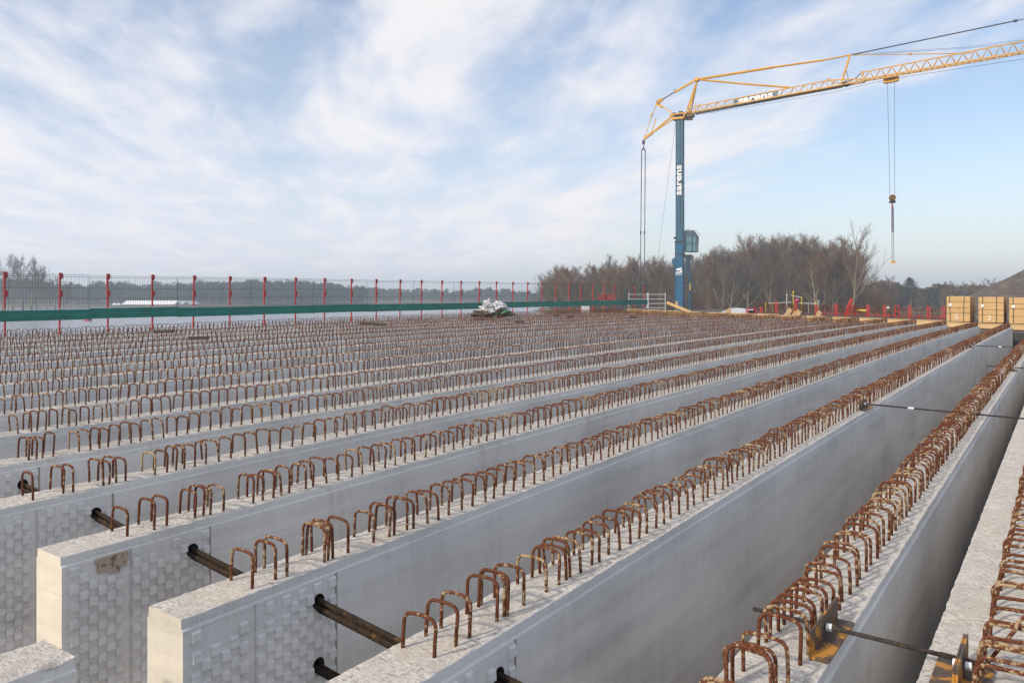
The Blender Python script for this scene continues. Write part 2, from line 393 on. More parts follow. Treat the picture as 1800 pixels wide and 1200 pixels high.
ST_WIDE = [stirrup_mesh('stirrup', 0.66, 0.165 + random.uniform(-.01, .01), random.uniform(-.2, .2), random.uniform(-.01, .01), mat=random.choice([M_RUST, M_RUST2])) for _ in range(6)]

D0, D1 = 2.40, 45.5; CAMB = 0.085
def camber(d): 
    q = max(0.0, min(1.0, (d - D0) / (D1 - D0))); return 4 * CAMB * q * (1 - q)
def stations(d0, d1):
    out = [d0]; 
    while out[-1] < d1 - 1e-6:
        q = out[-1]; st_ = 0.03 if q < 7 else 0.06 if q < 12 else 0.15 if q < 20 else 0.5
        out.append(min(d1, q + st_))
    return out
W = 0.37; DEPTH = 1.60
def WD(i): return {0: W, 1: .37, 2: .33}.get(i, .285)
def HC_(i): return {1: .197, 2: .19}.get(i, .152)      # hoop centre line from the right arris
HOLES = [(0.88, 0.19), (0.88, 0.56), (0.88, 0.93)]

def girder(name, vr, width=W, d0=D0, d1=D1, detail=True, block=True, seed=0, depth=DEPTH, mats=None):
    """vr = lateral position of the right top arris; the girder extends to vr+width on its left"""
    rnd = random.Random(seed); root = empty(name, BR(d0, vr + width / 2, -depth), BROT)
    mb = MB(); sd = stations(d0, d1) if detail else [d0 + (d1 - d0) * i / 60 for i in range(61)]
    nt = 12 if detail else 3; vr_ = vr
    prof = []           # (lateral v, h, kind) from left bottom round the top to right bottom
    prof += [(vr + width + 0.012, -depth, 's'), (vr + width + 0.012, -0.058, 's'), (vr + width, -0.052, 's'), (vr + width, -0.003, 's')]
    for k in range(nt + 1): prof.append((vr + width - 0.003 - (width - 0.006) * k / nt, 0.0, 't'))
    prof += [(vr, -0.003, 's'), (vr, -0.052, 's'), (vr - 0.014, -0.060, 's'), (vr - 0.014, -depth, 's')]
    np_ = len(prof); iface = np_ - 2   # last strip = right face
    for i, d in enumerate(sd):
        cz = camber(d)
        for j, (v, h, k) in enumerate(prof):
            dd = d; hh = h; v_ = v
            if k == 't' and detail:
                q = Vector((d * 9, v * 22, seed)); hh += 0.0045 * noise.noise(q) + 0.003 * noise.noise(q * 3.3)
                if 4 <= j <= 4 or j == 4 + nt: hh -= abs(0.006 * noise.noise(Vector((d * 14, v, seed + 5)))); 
            if detail and j in (4, 4 + nt):
                ch = noise.noise(Vector((d * 6.5, v * 5, seed + 31))); hh -= max(0, ch - .38) * .05
            if detail and k == 's' and abs(h + 0.003) < 1e-4:
                ch = noise.noise(Vector((d * 6.5, v * 5, seed + 31))); hh -= max(0, ch - .38) * .07; v_ += max(0, ch - .38) * .05 * (1 if j > 10 else -1)
            if k == 's' and abs(h + 0.003) < 1e-4 and detail: v_ += (0.004 * noise.noise(Vector((d * 17, v * 3, seed + 9)))); hh -= 0.004 * abs(noise.noise(Vector((d * 11, v, seed))))
            if k == 's' and abs(h + 0.052) < 1e-4 and detail: hh += 0.005 * noise.noise(Vector((d * 6, v, seed + 2)))
            p = BR(dd, v_, hh + cz); 
            if h == -depth: p.z -= cz * 0.0
            mb.v.append(p)
    blk = d0 + 1.02
    for i in range(len(sd) - 1):
        for j in range(np_ - 1):
            if block and j == iface and sd[i + 1] <= blk + 0.02: continue
            a = i * np_ + j; mb.f.append((a, a + np_, a + np_ + 1, a + 1))
            mb.mi.append(1 if prof[j][2] == 't' and prof[j + 1][2] == 't' else 0)
    nb = len(sd) - 1
    mb.f.append(tuple(range(0, np_))[::-1]); mb.mi.append(2)
    mb.f.append(tuple(nb * np_ + k for k in range(np_))); mb.mi.append(2)
    for i in range(len(sd) - 1):   # soffit
        a = i * np_; mb.f.append((a, a + np_ - 1, a + 2 * np_ - 1, a + np_)); mb.mi.append(0)
    if block:
        # end block face with basket-weave relief and tie holes; built in (a along, b down) coordinates
        v0 = vr - 0.014
        last = [s_ for s_ in sd if s_ <= blk + 0.02][-1]
        L = last - d0
        def Q(a, b, out=0.0): return BR(d0 + a, v0 - out, -0.060 - b + camber(d0 + a) * (1 - b / (depth - .06)))
        hs = 0.11
        ac = [0, 0.42, 0.44, HOLES[0][0] - hs / 2, HOLES[0][0] + hs / 2, L]
        bc = [0]; 
        for (_, b) in HOLES: bc += [b - 0.060 - hs / 2, b - 0.060 + hs / 2]
        bc.append(depth - 0.06)
        for i in range(len(ac) - 1):
            for j in range(len(bc) - 1):
                hole = i == 3 and j % 2 == 1
                if hole:
                    a0, a1, b0, b1 = ac[i], ac[i + 1], bc[j], bc[j + 1]; am, bm = (a0 + a1) / 2, (b0 + b1) / 2
                    n = 16; ring = []; sq = []
                    for k in range(n):
                        t_ = 2 * math.pi * (k + 0.5) / n; ca, sa = math.cos(t_), math.sin(t_)
                        ring.append((am + 0.046 * ca, bm + 0.046 * sa)); m_ = max(abs(ca), abs(sa)); sq.append((am + hs / 2 * ca / m_, bm + hs / 2 * sa / m_))
                    for k in range(n):
                        k2 = (k + 1) % n
                        mb.cur = 0; mb.face([Q(*sq[k]), Q(*sq[k2]), Q(*ring[k2]), Q(*ring[k])])
                        mb.cur = 3; mb.face([Q(*ring[k]), Q(*ring[k2]), Q(*ring[k2], -0.2), Q(*ring[k], -0.2)])
                    mb.cur = 0
                    for (sx_, sy_) in ((a0, b0), (a1, b0), (a1, b1), (a0, b1)):
                        kk = [k for k in range(n) if math.hypot(sq[k][0] - sx_, sq[k][1] - sy_) < hs * 0.34]
                        kk.sort(key=lambda k: math.hypot(sq[k][0] - sx_, sq[k][1] - sy_)); k1, k2 = kk[0], kk[1]
                        mb.face([Q(sx_, sy_), Q(*sq[k1]), Q(*sq[k2])])
                    mb.cur = 3; mb.face([Q(*r_, -0.2) for r_ in ring]); mb.cur = 0
                elif i == 1:
                    mb.face([Q(ac[i], bc[j], -0.008), Q(ac[i + 1], bc[j], -0.008), Q(ac[i + 1], bc[j + 1], -0.008), Q(ac[i], bc[j + 1], -0.008)])
                    for a_ in (ac[i], ac[i + 1]): mb.face([Q(a_, bc[j]), Q(a_, bc[j + 1]), Q(a_, bc[j + 1], -0.008), Q(a_, bc[j], -0.008)])
                else: mb.face([Q(ac[i], bc[j]), Q(ac[i + 1], bc[j]), Q(ac[i + 1], bc[j + 1]), Q(ac[i], bc[j + 1])])
        # relief: raised bevelled tiles, staggered from column to column
        na = 17; pa = (L - 0.052) / na
        for ia in range(na):
            for ib in range(14):
                a0 = 0.044 + ia * pa; a1 = a0 + pa * 0.95; b0 = 0.016 + ib * 0.106 + (0.053 if ia % 2 else 0); b1 = b0 + 0.056
                if ib == 0 and rnd.random() < .18: continue
                if b1 > depth - 0.1 or (a0 < 0.438 and a1 > 0.424): continue
                if seed == 4 and 0.18 < a1 and a0 < 0.44 and b0 < 0.12: continue
                if any(abs((a0 + a1) / 2 - ha) < 0.068 and abs((b0 + b1) / 2 - (hb - 0.06)) < 0.068 for ha, hb in HOLES): continue
                j_ = lambda: rnd.uniform(-.0015, .0015); e = 0.014 + rnd.uniform(-.002, .002)
                p = [Q(a0 + j_(), b0 + j_()), Q(a1 + j_(), b0 + j_()), Q(a1 + j_(), b1 + j_()), Q(a0 + j_(), b1 + j_())]
                q = [Q(a0 + .003, b0 + .009, e), Q(a1 - .003, b0 + .009, e), Q(a1 - .003, b1 - .002, e + .003), Q(a0 + .003, b1 - .002, e + .003)]
                mb.face(q[::-1])
                for k in range(4): mb.cur = 0; mb.face([p[k], p[(k + 1) % 4], q[(k + 1) % 4], q[k]])
                mb.cur = 0
        # end face return of the block side
        mb.face([Q(L, 0), Q(L, depth - .06), Q(L, depth - .06, -0.012), Q(L, 0, -0.012)])
        mb.cur = 4; mb.face([Q(L - 0.012, 0.0, 0.002), Q(L + 0.006, 0.0, 0.002), Q(L + 0.006, depth - .07, 0.002), Q(L - 0.012, depth - .07, 0.002)]); mb.cur = 0
    M_JOINT = JOINT
    mb.build('concrete_body', mats or [M_SIDE, M_TOP, M_END, M_HOLE, M_JOINT], root)
    return root
JOINT = paint('joint_line', (0.30, 0.26, 0.21), 0.8)

DS = {1: 2.25, 2: 2.27, 3: 2.37, 4: 2.46}
def near_end(i): return DS.get(i, 2.52 + .07 * (i - 5)) if 1 <= i <= 17 else D0
PAT = [0, .19, .27, .51, .57, .62, .73, .97, 1.09, 1.17, 1.26, 1.35, 1.48, 1.58, 1.72]
def stirrup_positions(seed, dmax=D1 - 0.15):
    rnd = random.Random(seed * 7 + 1); out = [near_end(seed) + (.06 if seed <= 2 else 0) + 0.45 + p + rnd.uniform(-.02, .02) for p in PAT]
    d = out[-1]
    while d < dmax:
        d += (0.139 if d < D1 - 4 else 0.085) * (1 + rnd.uniform(-.13, .13))
        if rnd.random() < 0.015: d += 0.05
        out.append(d)
    return out
def add_stirrups(root, vc, seed, wide=False):
    rnd = random.Random(seed * 13 + 5); pos = stirrup_positions(seed)
    # keep those in or near the picture: the ones that show largest become parts
    vis = []
    for d in pos:
        p = BR(d, vc + (.33 if wide else 0), camber(d)); x = 900 + F * p.x / max(p.y, .1); y = YH - F * (p.z - CZ) / max(p.y, .1)
        if p.y > 0.8 and -60 < x < 1880 and y < 1290: vis.append((p.y, d))
    vis.sort(); inv = root.rotation_euler
    minv = pworld(root).inverted()
    for k, (z, d) in enumerate(vis[:100]):
        me = rnd.choice(ST_WIDE if wide else ST_NEAR if z < 14 else ST_MID)
        o = bpy.data.objects.new('stirrup', me); COL.objects.link(o); o.parent = root; o.matrix_parent_inverse = minv
        o.location = BR(d, vc + rnd.uniform(-.008, .008), camber(d) - rnd.uniform(0, .012))
        o.rotation_euler = (rnd.uniform(-.02, .02), rnd.uniform(-.03, .03), BROT + math.pi / 2 + rnd.uniform(-.06, .06) + (rnd.choice([.2, -.2]) if rnd.random() < .05 else 0))
        o.scale = (1, 1, rnd.uniform(.95, 1.05))
    rest = vis[100:]
    if rest:
        mb = MB()
        for z, d in rest:
            wd = 0.66 if wide else 0.188 + rnd.uniform(-.012, .012); base = BR(d, vc + rnd.uniform(-.01, .01), camber(d)); yaw = rnd.uniform(-.2, .2)
            ax = (-N) * math.cos(yaw) + U * math.sin(yaw); ay = U
            pth = [base + ax * q.x + ay * q.y + Vector((0, 0, q.z)) for q in stirrup_path(wd, .190 + rnd.uniform(-.012, .014), rnd.uniform(-.09, .09), rnd.uniform(-.012, .012), 1)]
            mb.tube(pth, 0.0086, 4, caps=False)
        tag(mb.build('stirrup_row', M_RUST, root), kind='stuff')

V1, SP = 0.895, 1.370
ORD = ['', 'second', 'third', 'fourth', 'fifth', 'sixth', 'seventh', 'eighth', 'ninth', 'tenth', 'eleventh', 'twelfth', 'thirteenth', 'fourteenth', 'fifteenth', 'sixteenth', 'seventeenth', 'eighteenth']
LAB = {1: 'second concrete girder from the right, leading up to the cut-off stack of boards',
       2: 'third concrete girder from the right, its near end cut by the bottom of the photo',
       3: 'fourth concrete girder from the right, nearest one whose pale square end is in view',
       4: 'fifth concrete girder from the right, pale near end with a brown patch below its edge',
       5: 'sixth concrete girder from the right, tie bars leaving its patterned side at left edge'}
GRP = 'concrete girders laid side by side'
for i in range(1, 18):
    vr = V1 + SP * (i - 1)
    g = girder('concrete_girder', vr, width=WD(i), d0=near_end(i), seed=i, detail=i <= 9, block=i <= 8)
    lab = LAB.get(i) or ('concrete girder carrying the outermost stirrup row, directly below the red fence posts' if i == 17 else f'{ORD[i]} concrete girder from the right edge, a long row of rusty stirrups on top')
    tag(g, lab, 'girder', GRP)
    add_stirrups(g, vr + HC_(i), i)
    if i == 4:   # mortar patch on the face, as in the photo
        mb = MB(); c0 = (near_end(4) + 0.31, -0.105); ring = []
        for k in range(22):
            a = 2 * math.pi * (k + .5) / 22; rr = 1 + 0.5 * noise.noise(Vector((math.cos(a) * 2, math.sin(a) * 2, 7))) + .25 * noise.noise(Vector((math.cos(a) * 6, math.sin(a) * 6, 2)))
            ring.append((c0[0] + 0.10 * rr * math.cos(a), max(-0.19, min(-0.062, c0[1] + 0.065 * rr * math.sin(a)))))
        f0 = [BR(a, vr - 0.030, b + camber(a)) for a, b in ring]; mb.face(f0); b0 = [BR(a, vr - 0.012, b + camber(a)) for a, b in ring]
        for k in range(22): mb.face([f0[k], f0[(k + 1) % 22], b0[(k + 1) % 22], b0[k]])
        tag(mb.build('mortar_patch', rust('brown_mortar', (0.15, 0.08, 0.05), (0.27, 0.15, 0.10), (0.42, 0.35, 0.28), 0.50, 34), g), 'brown mortar patch below the top edge')
# the wide girder underfoot at the right edge
g0 = girder('concrete_girder', -0.475, width=1.02, seed=40, block=False)
tag(g0, 'wide concrete girder filling the bottom right corner, partly cut off by the photo edge', 'girder', GRP)
add_stirrups(g0, -0.005, 41, wide=True)
# girder of the neighbouring span, end just in view bottom left
gs = girder('concrete_girder', V1 + SP * 2 + 0.02, width=.285, d0=-4.0, d1=1.86, seed=52, block=False)
tag(gs, 'short stub of a rough topped girder in the bottom left corner', 'girder', GRP)
# relief on that stub's side
# piers below both ends
def pier(d, label):
    r = empty('bridge_pier', BR(d, 12, -6)); r.location.z = 0
    mb = MB(); a, b = BR(d - 1.1, -1.2), BR(d - 1.1, 24.0); a2, b2 = BR(d + 1.1, -1.2), BR(d + 1.1, 24.0)
    bo = -DEPTH - 0.06; pts = []
    for h in (bo - 1.2, bo):
        for q in (a, a2, b2, b): pts.append(Vector((q.x, q.y, q.z + h)))
    mb.hexa(pts); mb.build('pier_cap', M_SIDE, r)
    for v in (1, 7, 13, 18, 22.5):
        q = BR(d, v, bo - 1.2); mb = MB(); mb.tube([(q.x, q.y, -3), (q.x, q.y, q.z)], 0.45, 20); mb.build('column', M_SIDE, r, smooth=True)
    for v in [V1 + SP * k + W / 2 for k in range(17)] + [0.05]:
        q = BR(d, v, bo + 0.03); mb = MB(); mb.box(q, 0.4, 0.3, 0.054, Matrix.Rotation(BROT, 3, 'Z')); mb.build('bearing', M_DARK, r)
    tag(r, label, 'pier', 'concrete piers under the girders')
pier(3.2, 'near concrete pier hidden below the closest girder ends')
pier(44.6, 'far concrete pier below the timber end boards')

# ------------------------------------------------------------------ tie bars through the holes in the girder ends
def tie_bar(i, k, label):
    vr = V1 + SP * (i - 1); ha, hb = HOLES[k]; D_ = near_end(i); a = BR(D_ + ha, vr + 0.12, -hb + camber(D_ + ha)); e = BR(D_ + ha, vr - (SP - WD(i - 1)) - 0.02, -hb - 0.13 + camber(D_ + ha))
    mb = MB(); offs = [(0, 0.024), (0.020, -0.006), (-0.020, -0.008), (0, -0.032)] if k == 0 else [(0.016, 0), (-0.016, 0), (0, -0.024)]
    for du, dz in offs: mb.tube([a + U * du + Vector((0, 0, dz)), e + U * du + Vector((0, 0, dz))], 0.0155, 8)
    o = mb.build('tie_bar', M_ROD, None, smooth=True); tag(o, label, 'tie bar', 'tie bars between the girder ends')
tie_bar(6, 0, 'short visible tie bar bundle at the left edge, behind a lone rusty stirrup')
tie_bar(5, 0, 'tie bar bundle leaving the patterned girder below the far left stirrups')
tie_bar(4, 0, 'tie bar bundle running from the girder with the brown patch')
tie_bar(3, 0, 'upper tie bar bundle leaving the nearest pale ended girder')
tie_bar(3, 1, 'lower tie bar bundle at the bottom, under the nearest pale ended girder hole')
tie_bar(2, 0, 'dark tie bar bundle just showing at the bottom edge centre')

# ------------------------------------------------------------------ angle brackets with threaded rods across the girders
def bracket(d, v, L=0.5, both=False, wd=0.11, label='', flip=1):
    r = empty('steel_bracket', BR(d, v, camber(d)), BROT)
    c = camber(d) + 0.006
    mb = MB()
    def slab(v0, v1, h0, h1):
        pts = []
        for h in (h0, h1):
            for dd, vv in ((d - L / 2, v0), (d + L / 2, v0), (d + L / 2, v1), (d - L / 2, v1)): pts.append(BR(dd, vv, h + c))
        mb.hexa(pts)
    slab(v - 0.005, v + 0.005, 0, 0.12)
    slab(v - wd, v - 0.0052, 0, 0.012)
    if both: slab(v + 0.0052, v + wd, 0, 0.012); slab(v + 0.0075, v + 0.0155, 0.0125, 0.12)
    mb.build('angle_iron', M_ANGLE, r)
    for s_ in ((-1, 1) if both else (-1,)):
        mb = MB(); q = BR(d, v + s_ * 0.024, c + 0.06); mb.tube([q - N * 0.012, q + N * 0.012], 0.018, 6); mb.build('nut', M_TAG, r)
    tag(r, label, 'bracket', 'angle brackets holding the cross rods'); return r
M_RODD = rust('dark_threaded_rod', (0.025, 0.022, 0.022), (0.055, 0.045, 0.04), (0.10, 0.065, 0.03), 0.66, 14)
def cross_rod(d, va, vb, label, tape=None, h=0.066):
    mb = MB(); mb.tube([BR(d, va, camber(d) + h), BR(d, vb, camber(d) + h)], 0.011, 8); r = mb.build('threaded_rod', M_RODD, None, smooth=True)
    tag(r, label, 'rod', 'threaded rods across the girders')
    if tape is not None:
        mb = MB(); mb.tube([BR(d, tape - .035, camber(d) + h), BR(d, tape + .035, camber(d) + h)], 0.0135, 8); mb.build('tape', M_TAG, r)
dA = 4.05; bracket(dA, V1 + 0.078, 0.52, wd=0.085, label='rusty angle bracket among stirrups on the second girder from the right, nearest camera')
bracket(dA - 0.05, 0.385, 0.42, both=True, label='double angle bracket with orange rust, bottom right corner')
cross_rod(dA, V1 + 0.42, 0.30, 'nearest cross rod, spanning the dark gap at bottom right')
dB = 11.9; bracket(dB, V1 + SP + 0.078, 0.5, wd=0.085, label='rusty angle bracket at the left end of the long rod')
cross_rod(dB, V1 + SP + 0.16, -0.2, 'long cross rod with white tape over two girders, running off right edge', tape=V1 + SP - 0.52)
dC = 19.5; bracket(dC, V1 + 0.078, 0.45, wd=0.085, label='orange angle bracket beyond the long rod, on the right hand stirrup row')
cross_rod(dC, V1 + 0.55, -0.2, 'short cross rod near the right photo edge, beyond the long taped rod')
dD = 26.5; bracket(dD, V1 + SP + 0.078, 0.45, wd=0.085, label='small far angle bracket below the numbered board stack')
cross_rod(dD, V1 + SP + 0.16, V1 + 0.2, 'farthest cross rod with white tape, below the board stacks', tape=V1 + SP - 0.65)
# bent hook bar standing among the stirrups of the wide girder
mb = MB(); pts = []
for k in range(9):
    a = math.pi * k / 8; pts.append(BR(4.28 + 0.015 * k, 0.20 - 0.10 + 0.10 * math.cos(a), camber(4.3) + 0.17 + 0.07 * math.sin(a)))
pts = [BR(4.20, 0.33, camber(4.2) - 0.02)] + pts + [BR(4.45, -0.1, camber(4.4) - 0.02)]
mb.tube(pts, 0.009, 8); mb.build('bent_bar', M_RUST2, g0, smooth=True)

# ------------------------------------------------------------------ edge fence on the far side of the deck
VF = V1 + SP * 16 + W + 0.16
fence = empty('safety_fence', BR(10, VF), BROT)
tag(fence, 'safety fence of red posts, green wire mesh and green toe boards along the deck edge', 'fence')
FS = 1.40; FD0 = 10.04
def fpx(d): return BR(d, VF)
rnd = random.Random(8)
for n in range(-2, 29):
    d = FD0 + FS * n; base = BR(d, VF); lean = U * rnd.uniform(-.03, .035)
    if n == 26:
        mb = MB(); mb.bar(base, base + Vector((0, 0, 1.5)), 0.03); mb.build('thin_post', M_GREEN, fence); continue
    mb = MB(); mb.bar(base - Vector((0, 0, .7)), base + Vector((0, 0, 1.77)) + lean, 0.039, 0.039, up=tuple(U))
    po = mb.build('post', M_RED, fence)
    for h0, h1, o_ in ((1.62, 1.76, .05), (1.10, 1.27, .045)):
        mb = MB(); c = base + Vector((0, 0, (h0 + h1) / 2)) + U * o_ + lean * ((h0 + h1) / 3.5)
        mb.box(c, 0.055, 0.05, h1 - h0, Matrix.Rotation(BROT, 3, 'Z')); 
        mb.box(c - Vector((0, 0, (h1 - h0) / 2 + .02)) - U * 0.012, 0.03, 0.04, 0.04, Matrix.Rotation(BROT, 3, 'Z')); mb.build('hook', M_RED, po)
    mb = MB(); mb.box(base + Vector((0, 0, .755)) - N * .045, 0.09, .02, 0.03, Matrix.Rotation(BROT, 3, 'Z'))
    mb.box(base + Vector((0, 0, .68)) - N * .045 + U * .05, 0.022, .02, 0.14, Matrix.Rotation(BROT, 3, 'Z')); mb.build('bracket', M_GALV, po)
PL = FS * 2
k = 0; d = FD0 - 2.4 * FS
while d < FD0 + FS * 28.2:
    e = min(d + PL, FD0 + FS * 28.3); mb = MB(); o_ = N * (-0.035 if k % 2 else -0.045)
    sag = rnd.uniform(-.012, .012)
    for h in (1.71, 1.655, 1.34, 1.05, 0.76): mb.bar(BR(d, VF, h + sag) + o_ - (N * 0.03 if h == 1.71 else N * 0), BR(e, VF, h + sag) + o_ - (N * 0.03 if h == 1.71 else N * 0), 0.008)
    q = d + 0.03
    while q < e:
        mb.bar(BR(q, VF, 0.46) + o_, BR(q, VF, 1.658 + sag) + o_, 0.0045); mb.bar(BR(q, VF, 1.658 + sag) + o_, BR(q, VF, 1.71 + sag) + o_ - N * 0.03, 0.0045); q += 0.075
    mb.bar(BR(e - .02, VF, 0.4) + o_, BR(e - .02, VF, 1.68) + o_, 0.012)
    mb.build('mesh_panel', M_GWIRE, fence)
    mb = MB(); bo = N * (-0.075 if k % 2 else -0.085)
    s1 = rnd.uniform(-.01, .012)
    for h0, h1 in ((.445, .585), (.587, .735)):
        pts = []
        for h in (h0, h1):
            for dd, vv in ((d - .02, 0), (e + .04, 0), (e + .04, .012), (d - .02, .012)): pts.append(BR(dd, VF, h + s1) + bo + N * (vv + (0.004 if h0 > .5 else 0)))
        mb.hexa(pts)
    mb.build('toe_board', M_GREEN, fence)
    d = e; k += 1

# ------------------------------------------------------------------ timber end boards at the far end
rnd = random.Random(21); EB = 'timber end boards closing the gaps between girders'
def end_board(v0, v1, d, h0, h1, label, name='end_board'):
    mb = MB(); pts = []
    for h in (h0, h1):
        for dd, vv in ((d, v0), (d + .05, v0), (d + .05, v1), (d, v1)): pts.append(BR(dd, vv, h))
    mb.hexa(pts)
    pts = []
    for h in (h1 + .002, h1 + .03):
        for dd, vv in ((d - .03, v0), (d + .22, v0), (d + .22, v1), (d - .03, v1)): pts.append(BR(dd, vv, h))
    mb.hexa(pts); o = mb.build(name, M_WOOD, None); tag(o, label, 'timber board', EB)
end_board(-1.6, V1 - 0.02, 45.9, -0.16, 0.10, 'long timber board at the right photo edge, above the dark gap')
for i in range(1, 17):
    vr = V1 + SP * (i - 1)
    lab = 'timber board below the board stack marked 3' if i == 1 else 'timber board below the board stack marked 5' if i == 2 else f'timber end board behind the gap left of the {ORD[i]} girder from the right'
    end_board(vr + WD(i) - .1, vr + SP + .1, 45.9 + rnd.uniform(-.05, .05), -0.12, (0.10 if i < 4 else .16) + rnd.uniform(-.02, .02), lab)

# ------------------------------------------------------------------ board stacks on the far pier platform
platform = MB(); pts = []
for h in (-.30, -.02):
    for dd, vv in ((48.2, -6), (60, -6), (60, 22.6), (48.2, 22.6)): pts.append(BR(dd, vv, h))
platform.hexa(pts); fp = MB(); pts = []
for h in (-3.2, -.34):
    for dd, vv in ((47.4, -6), (47.55, -6), (47.55, 22.6), (47.4, 22.6)): pts.append(BR(dd, vv, h))
fp.hexa(pts)
for k in range(40): fp.bar(BR(47.36, -6 + k * .76, -3.2), BR(47.36, -6 + k * .76, -.34), .06)
tag(fp.build('backdrop_wall', M_DARK), 'dark ribbed formwork wall put in for the shade below the far end boards', 'backdrop')  # dark wall added to supply the shade under the platform
tag(platform.build('work_platform', M_WOODD), 'dark plank platform beyond the far girder ends, under the board stacks', 'platform')
for v in (-4, 4, 12, 20):
    pass
def text_mesh(s, size, extrude=0.004, offset=0.0):
    cu = bpy.data.curves.new('lettering', 'FONT'); cu.body = s; cu.size = size; cu.extrude = extrude; cu.offset = offset
    cu.align_x = 'CENTER'; cu.align_y = 'CENTER'; cu.resolution_u = 4
    o = bpy.data.objects.new('lettering', cu); COL.objects.link(o); dg = bpy.context.evaluated_depsgraph_get(); dg.update()
    me = bpy.data.meshes.new_from_object(o.evaluated_get(dg)); bpy.data.objects.remove(o); bpy.data.curves.remove(cu); return me
def text_obj(s, size, origin, xa, ya, mat, parent, sx=1.0, extrude=0.004, offset=0.0, name='lettering'):
    me = text_mesh(s, size, extrude, offset); xa = Vector(xa).normalized(); ya = Vector(ya).normalized(); za = xa.cross(ya)
    for v in me.vertices:
        c = v.co.copy(); v.co = Vector(origin) + xa * (c.x * sx) + ya * c.y + za * c.z
    me.materials.clear(); me.materials.append(mat)
    o = bpy.data.objects.new(name, me); COL.objects.link(o)
    if parent: o.parent = parent; o.matrix_parent_inverse = pworld(parent).inverted()
    return o
M_CHALK = paint('faded_chalk', (0.72, 0.62, 0.48), .8, .1, 12)
def stack(x0, x1, mark, label, d=50.2, dep=3.0):
    # left/right edges from their bearing in the photo at the stack's own distance
    def v_at(x):
        k_ = (XV - x) * CT / F; z = CT * d / (1 - ST * k_); return k_ * z
    va, vb = v_at(x1), v_at(x0); H = 1.36; wd = vb - va; h0 = 0.05
    hb = BR(d, (va + vb) / 2).z - 0.0
    r = empty('board_stack', (BR(d, (va + vb) / 2, -0.02)), BROT)
    mb = MB(); z0 = BR(d, va, h0).z
    rr = random.Random(int(x0)); nl = 17; lh = H / nl
    for l in range(nl):
        s_ = rr.uniform(-.008, .008); pts = []
        for h in (l * lh + .002, (l + 1) * lh - .001):
            for dd, vv in ((d + s_, va), (d + dep + s_, va), (d + dep + s_, vb), (d + s_, vb)):
                q = U * dd + N * vv; q.z = z0 + h; pts.append(q)
        mb.hexa(pts)
    mb.build('boards', M_WOOD2, r)
    for fr in (0.16, 0.72):
        mb = MB(); vv = vb - wd * fr; tilt = rr.uniform(-.05, .05)
        a = U * (d - .02) + N * vv; a.z = z0 - .01; b = U * (d - .02) + N * (vv + tilt); b.z = z0 + H + .012; mb.bar(a, b, .03, .008, up=tuple(U))
        b2 = b + U * (dep + .04); mb.bar(b, b2, .03, .008); mb.build('strap', M_BLK, r)
    for hh in (0.30, 0.55, .80):
        mb = MB(); a = U * (d - .013) + N * va; a.z = z0 + H * (hh + rr.uniform(-.05, .05)); b = U * (d - .013) + N * vb; b.z = a.z; mb.bar(a, b, .010, .012); mb.build('strap', M_BLK, r)
    mb = MB(); q = U * (d - .035) + N * (vb - wd * .16); q.z = z0 + H * .66; mb.box(q, .01, .12, .14, Matrix.Rotation(BROT, 3, 'Z')); mb.build('paper_label', M_TAG, r)
    if mark:
        q = U * (d - .022) + N * (vb - wd * .44); q.z = z0 + H * .17; text_obj(mark, 0.38, q, -N, (0, 0, 1), M_CHALK, r, 1.1, .003, .008, 'painted_number')
    mb = MB()
    for vv in (va + .15, vb - .15): 
        a = U * (d + .05) + N * vv; a.z = z0 - .035; mb.bar(a, a + U * (dep - .1), .08, .06)
    mb.build('bearer', M_WOODD, r)
    tag(r, label, 'board stack', 'strapped timber stacks on the far platform')
stack(1664, 1705, '5', 'strapped stack of pale boards marked 5, left of the other stacks')
stack(1720, 1764, '3', 'strapped stack of pale boards marked 3, in the middle')
stack(1774, 1822, None, 'strapped stack of pale boards cut off by the right photo edge')

# ------------------------------------------------------------------ rebar cage and red posts of the next span
def at_d(x, d):
    k_ = (XV - x) * CT / F; z = CT * d / (1 - ST * k_); return k_ * z        # lateral v for picture bearing x at station d
va, vb = at_d(1664, 55), at_d(1325, 55)
cage = MB(); v = va; rnd = random.Random(5)
while v < vb:
    h = .62 + rnd.uniform(-.05, .06); b = BR(55 + rnd.uniform(0, .25), v, -.02); cage.bar(b, b + Vector((rnd.uniform(-.03, .03), 0, h)), .026); v += 0.085
for h in (.05, .22, .42, .60):
    for dd in (55.0, 55.22): cage.bar(BR(dd, va, h), BR(dd, vb, h), .02)
for k in range(60):
    v = va + (vb - va) * k / 60; cage.bar(BR(55, v, .6), BR(56.4, v, .58), .016)
cage.build('rebar_cage', M_RUST); tag(bpy.data.objects['rebar_cage'], 'long dark rebar cage along the next span behind the red posts', 'rebar cage')
RP = 'pairs of red shuttering posts'
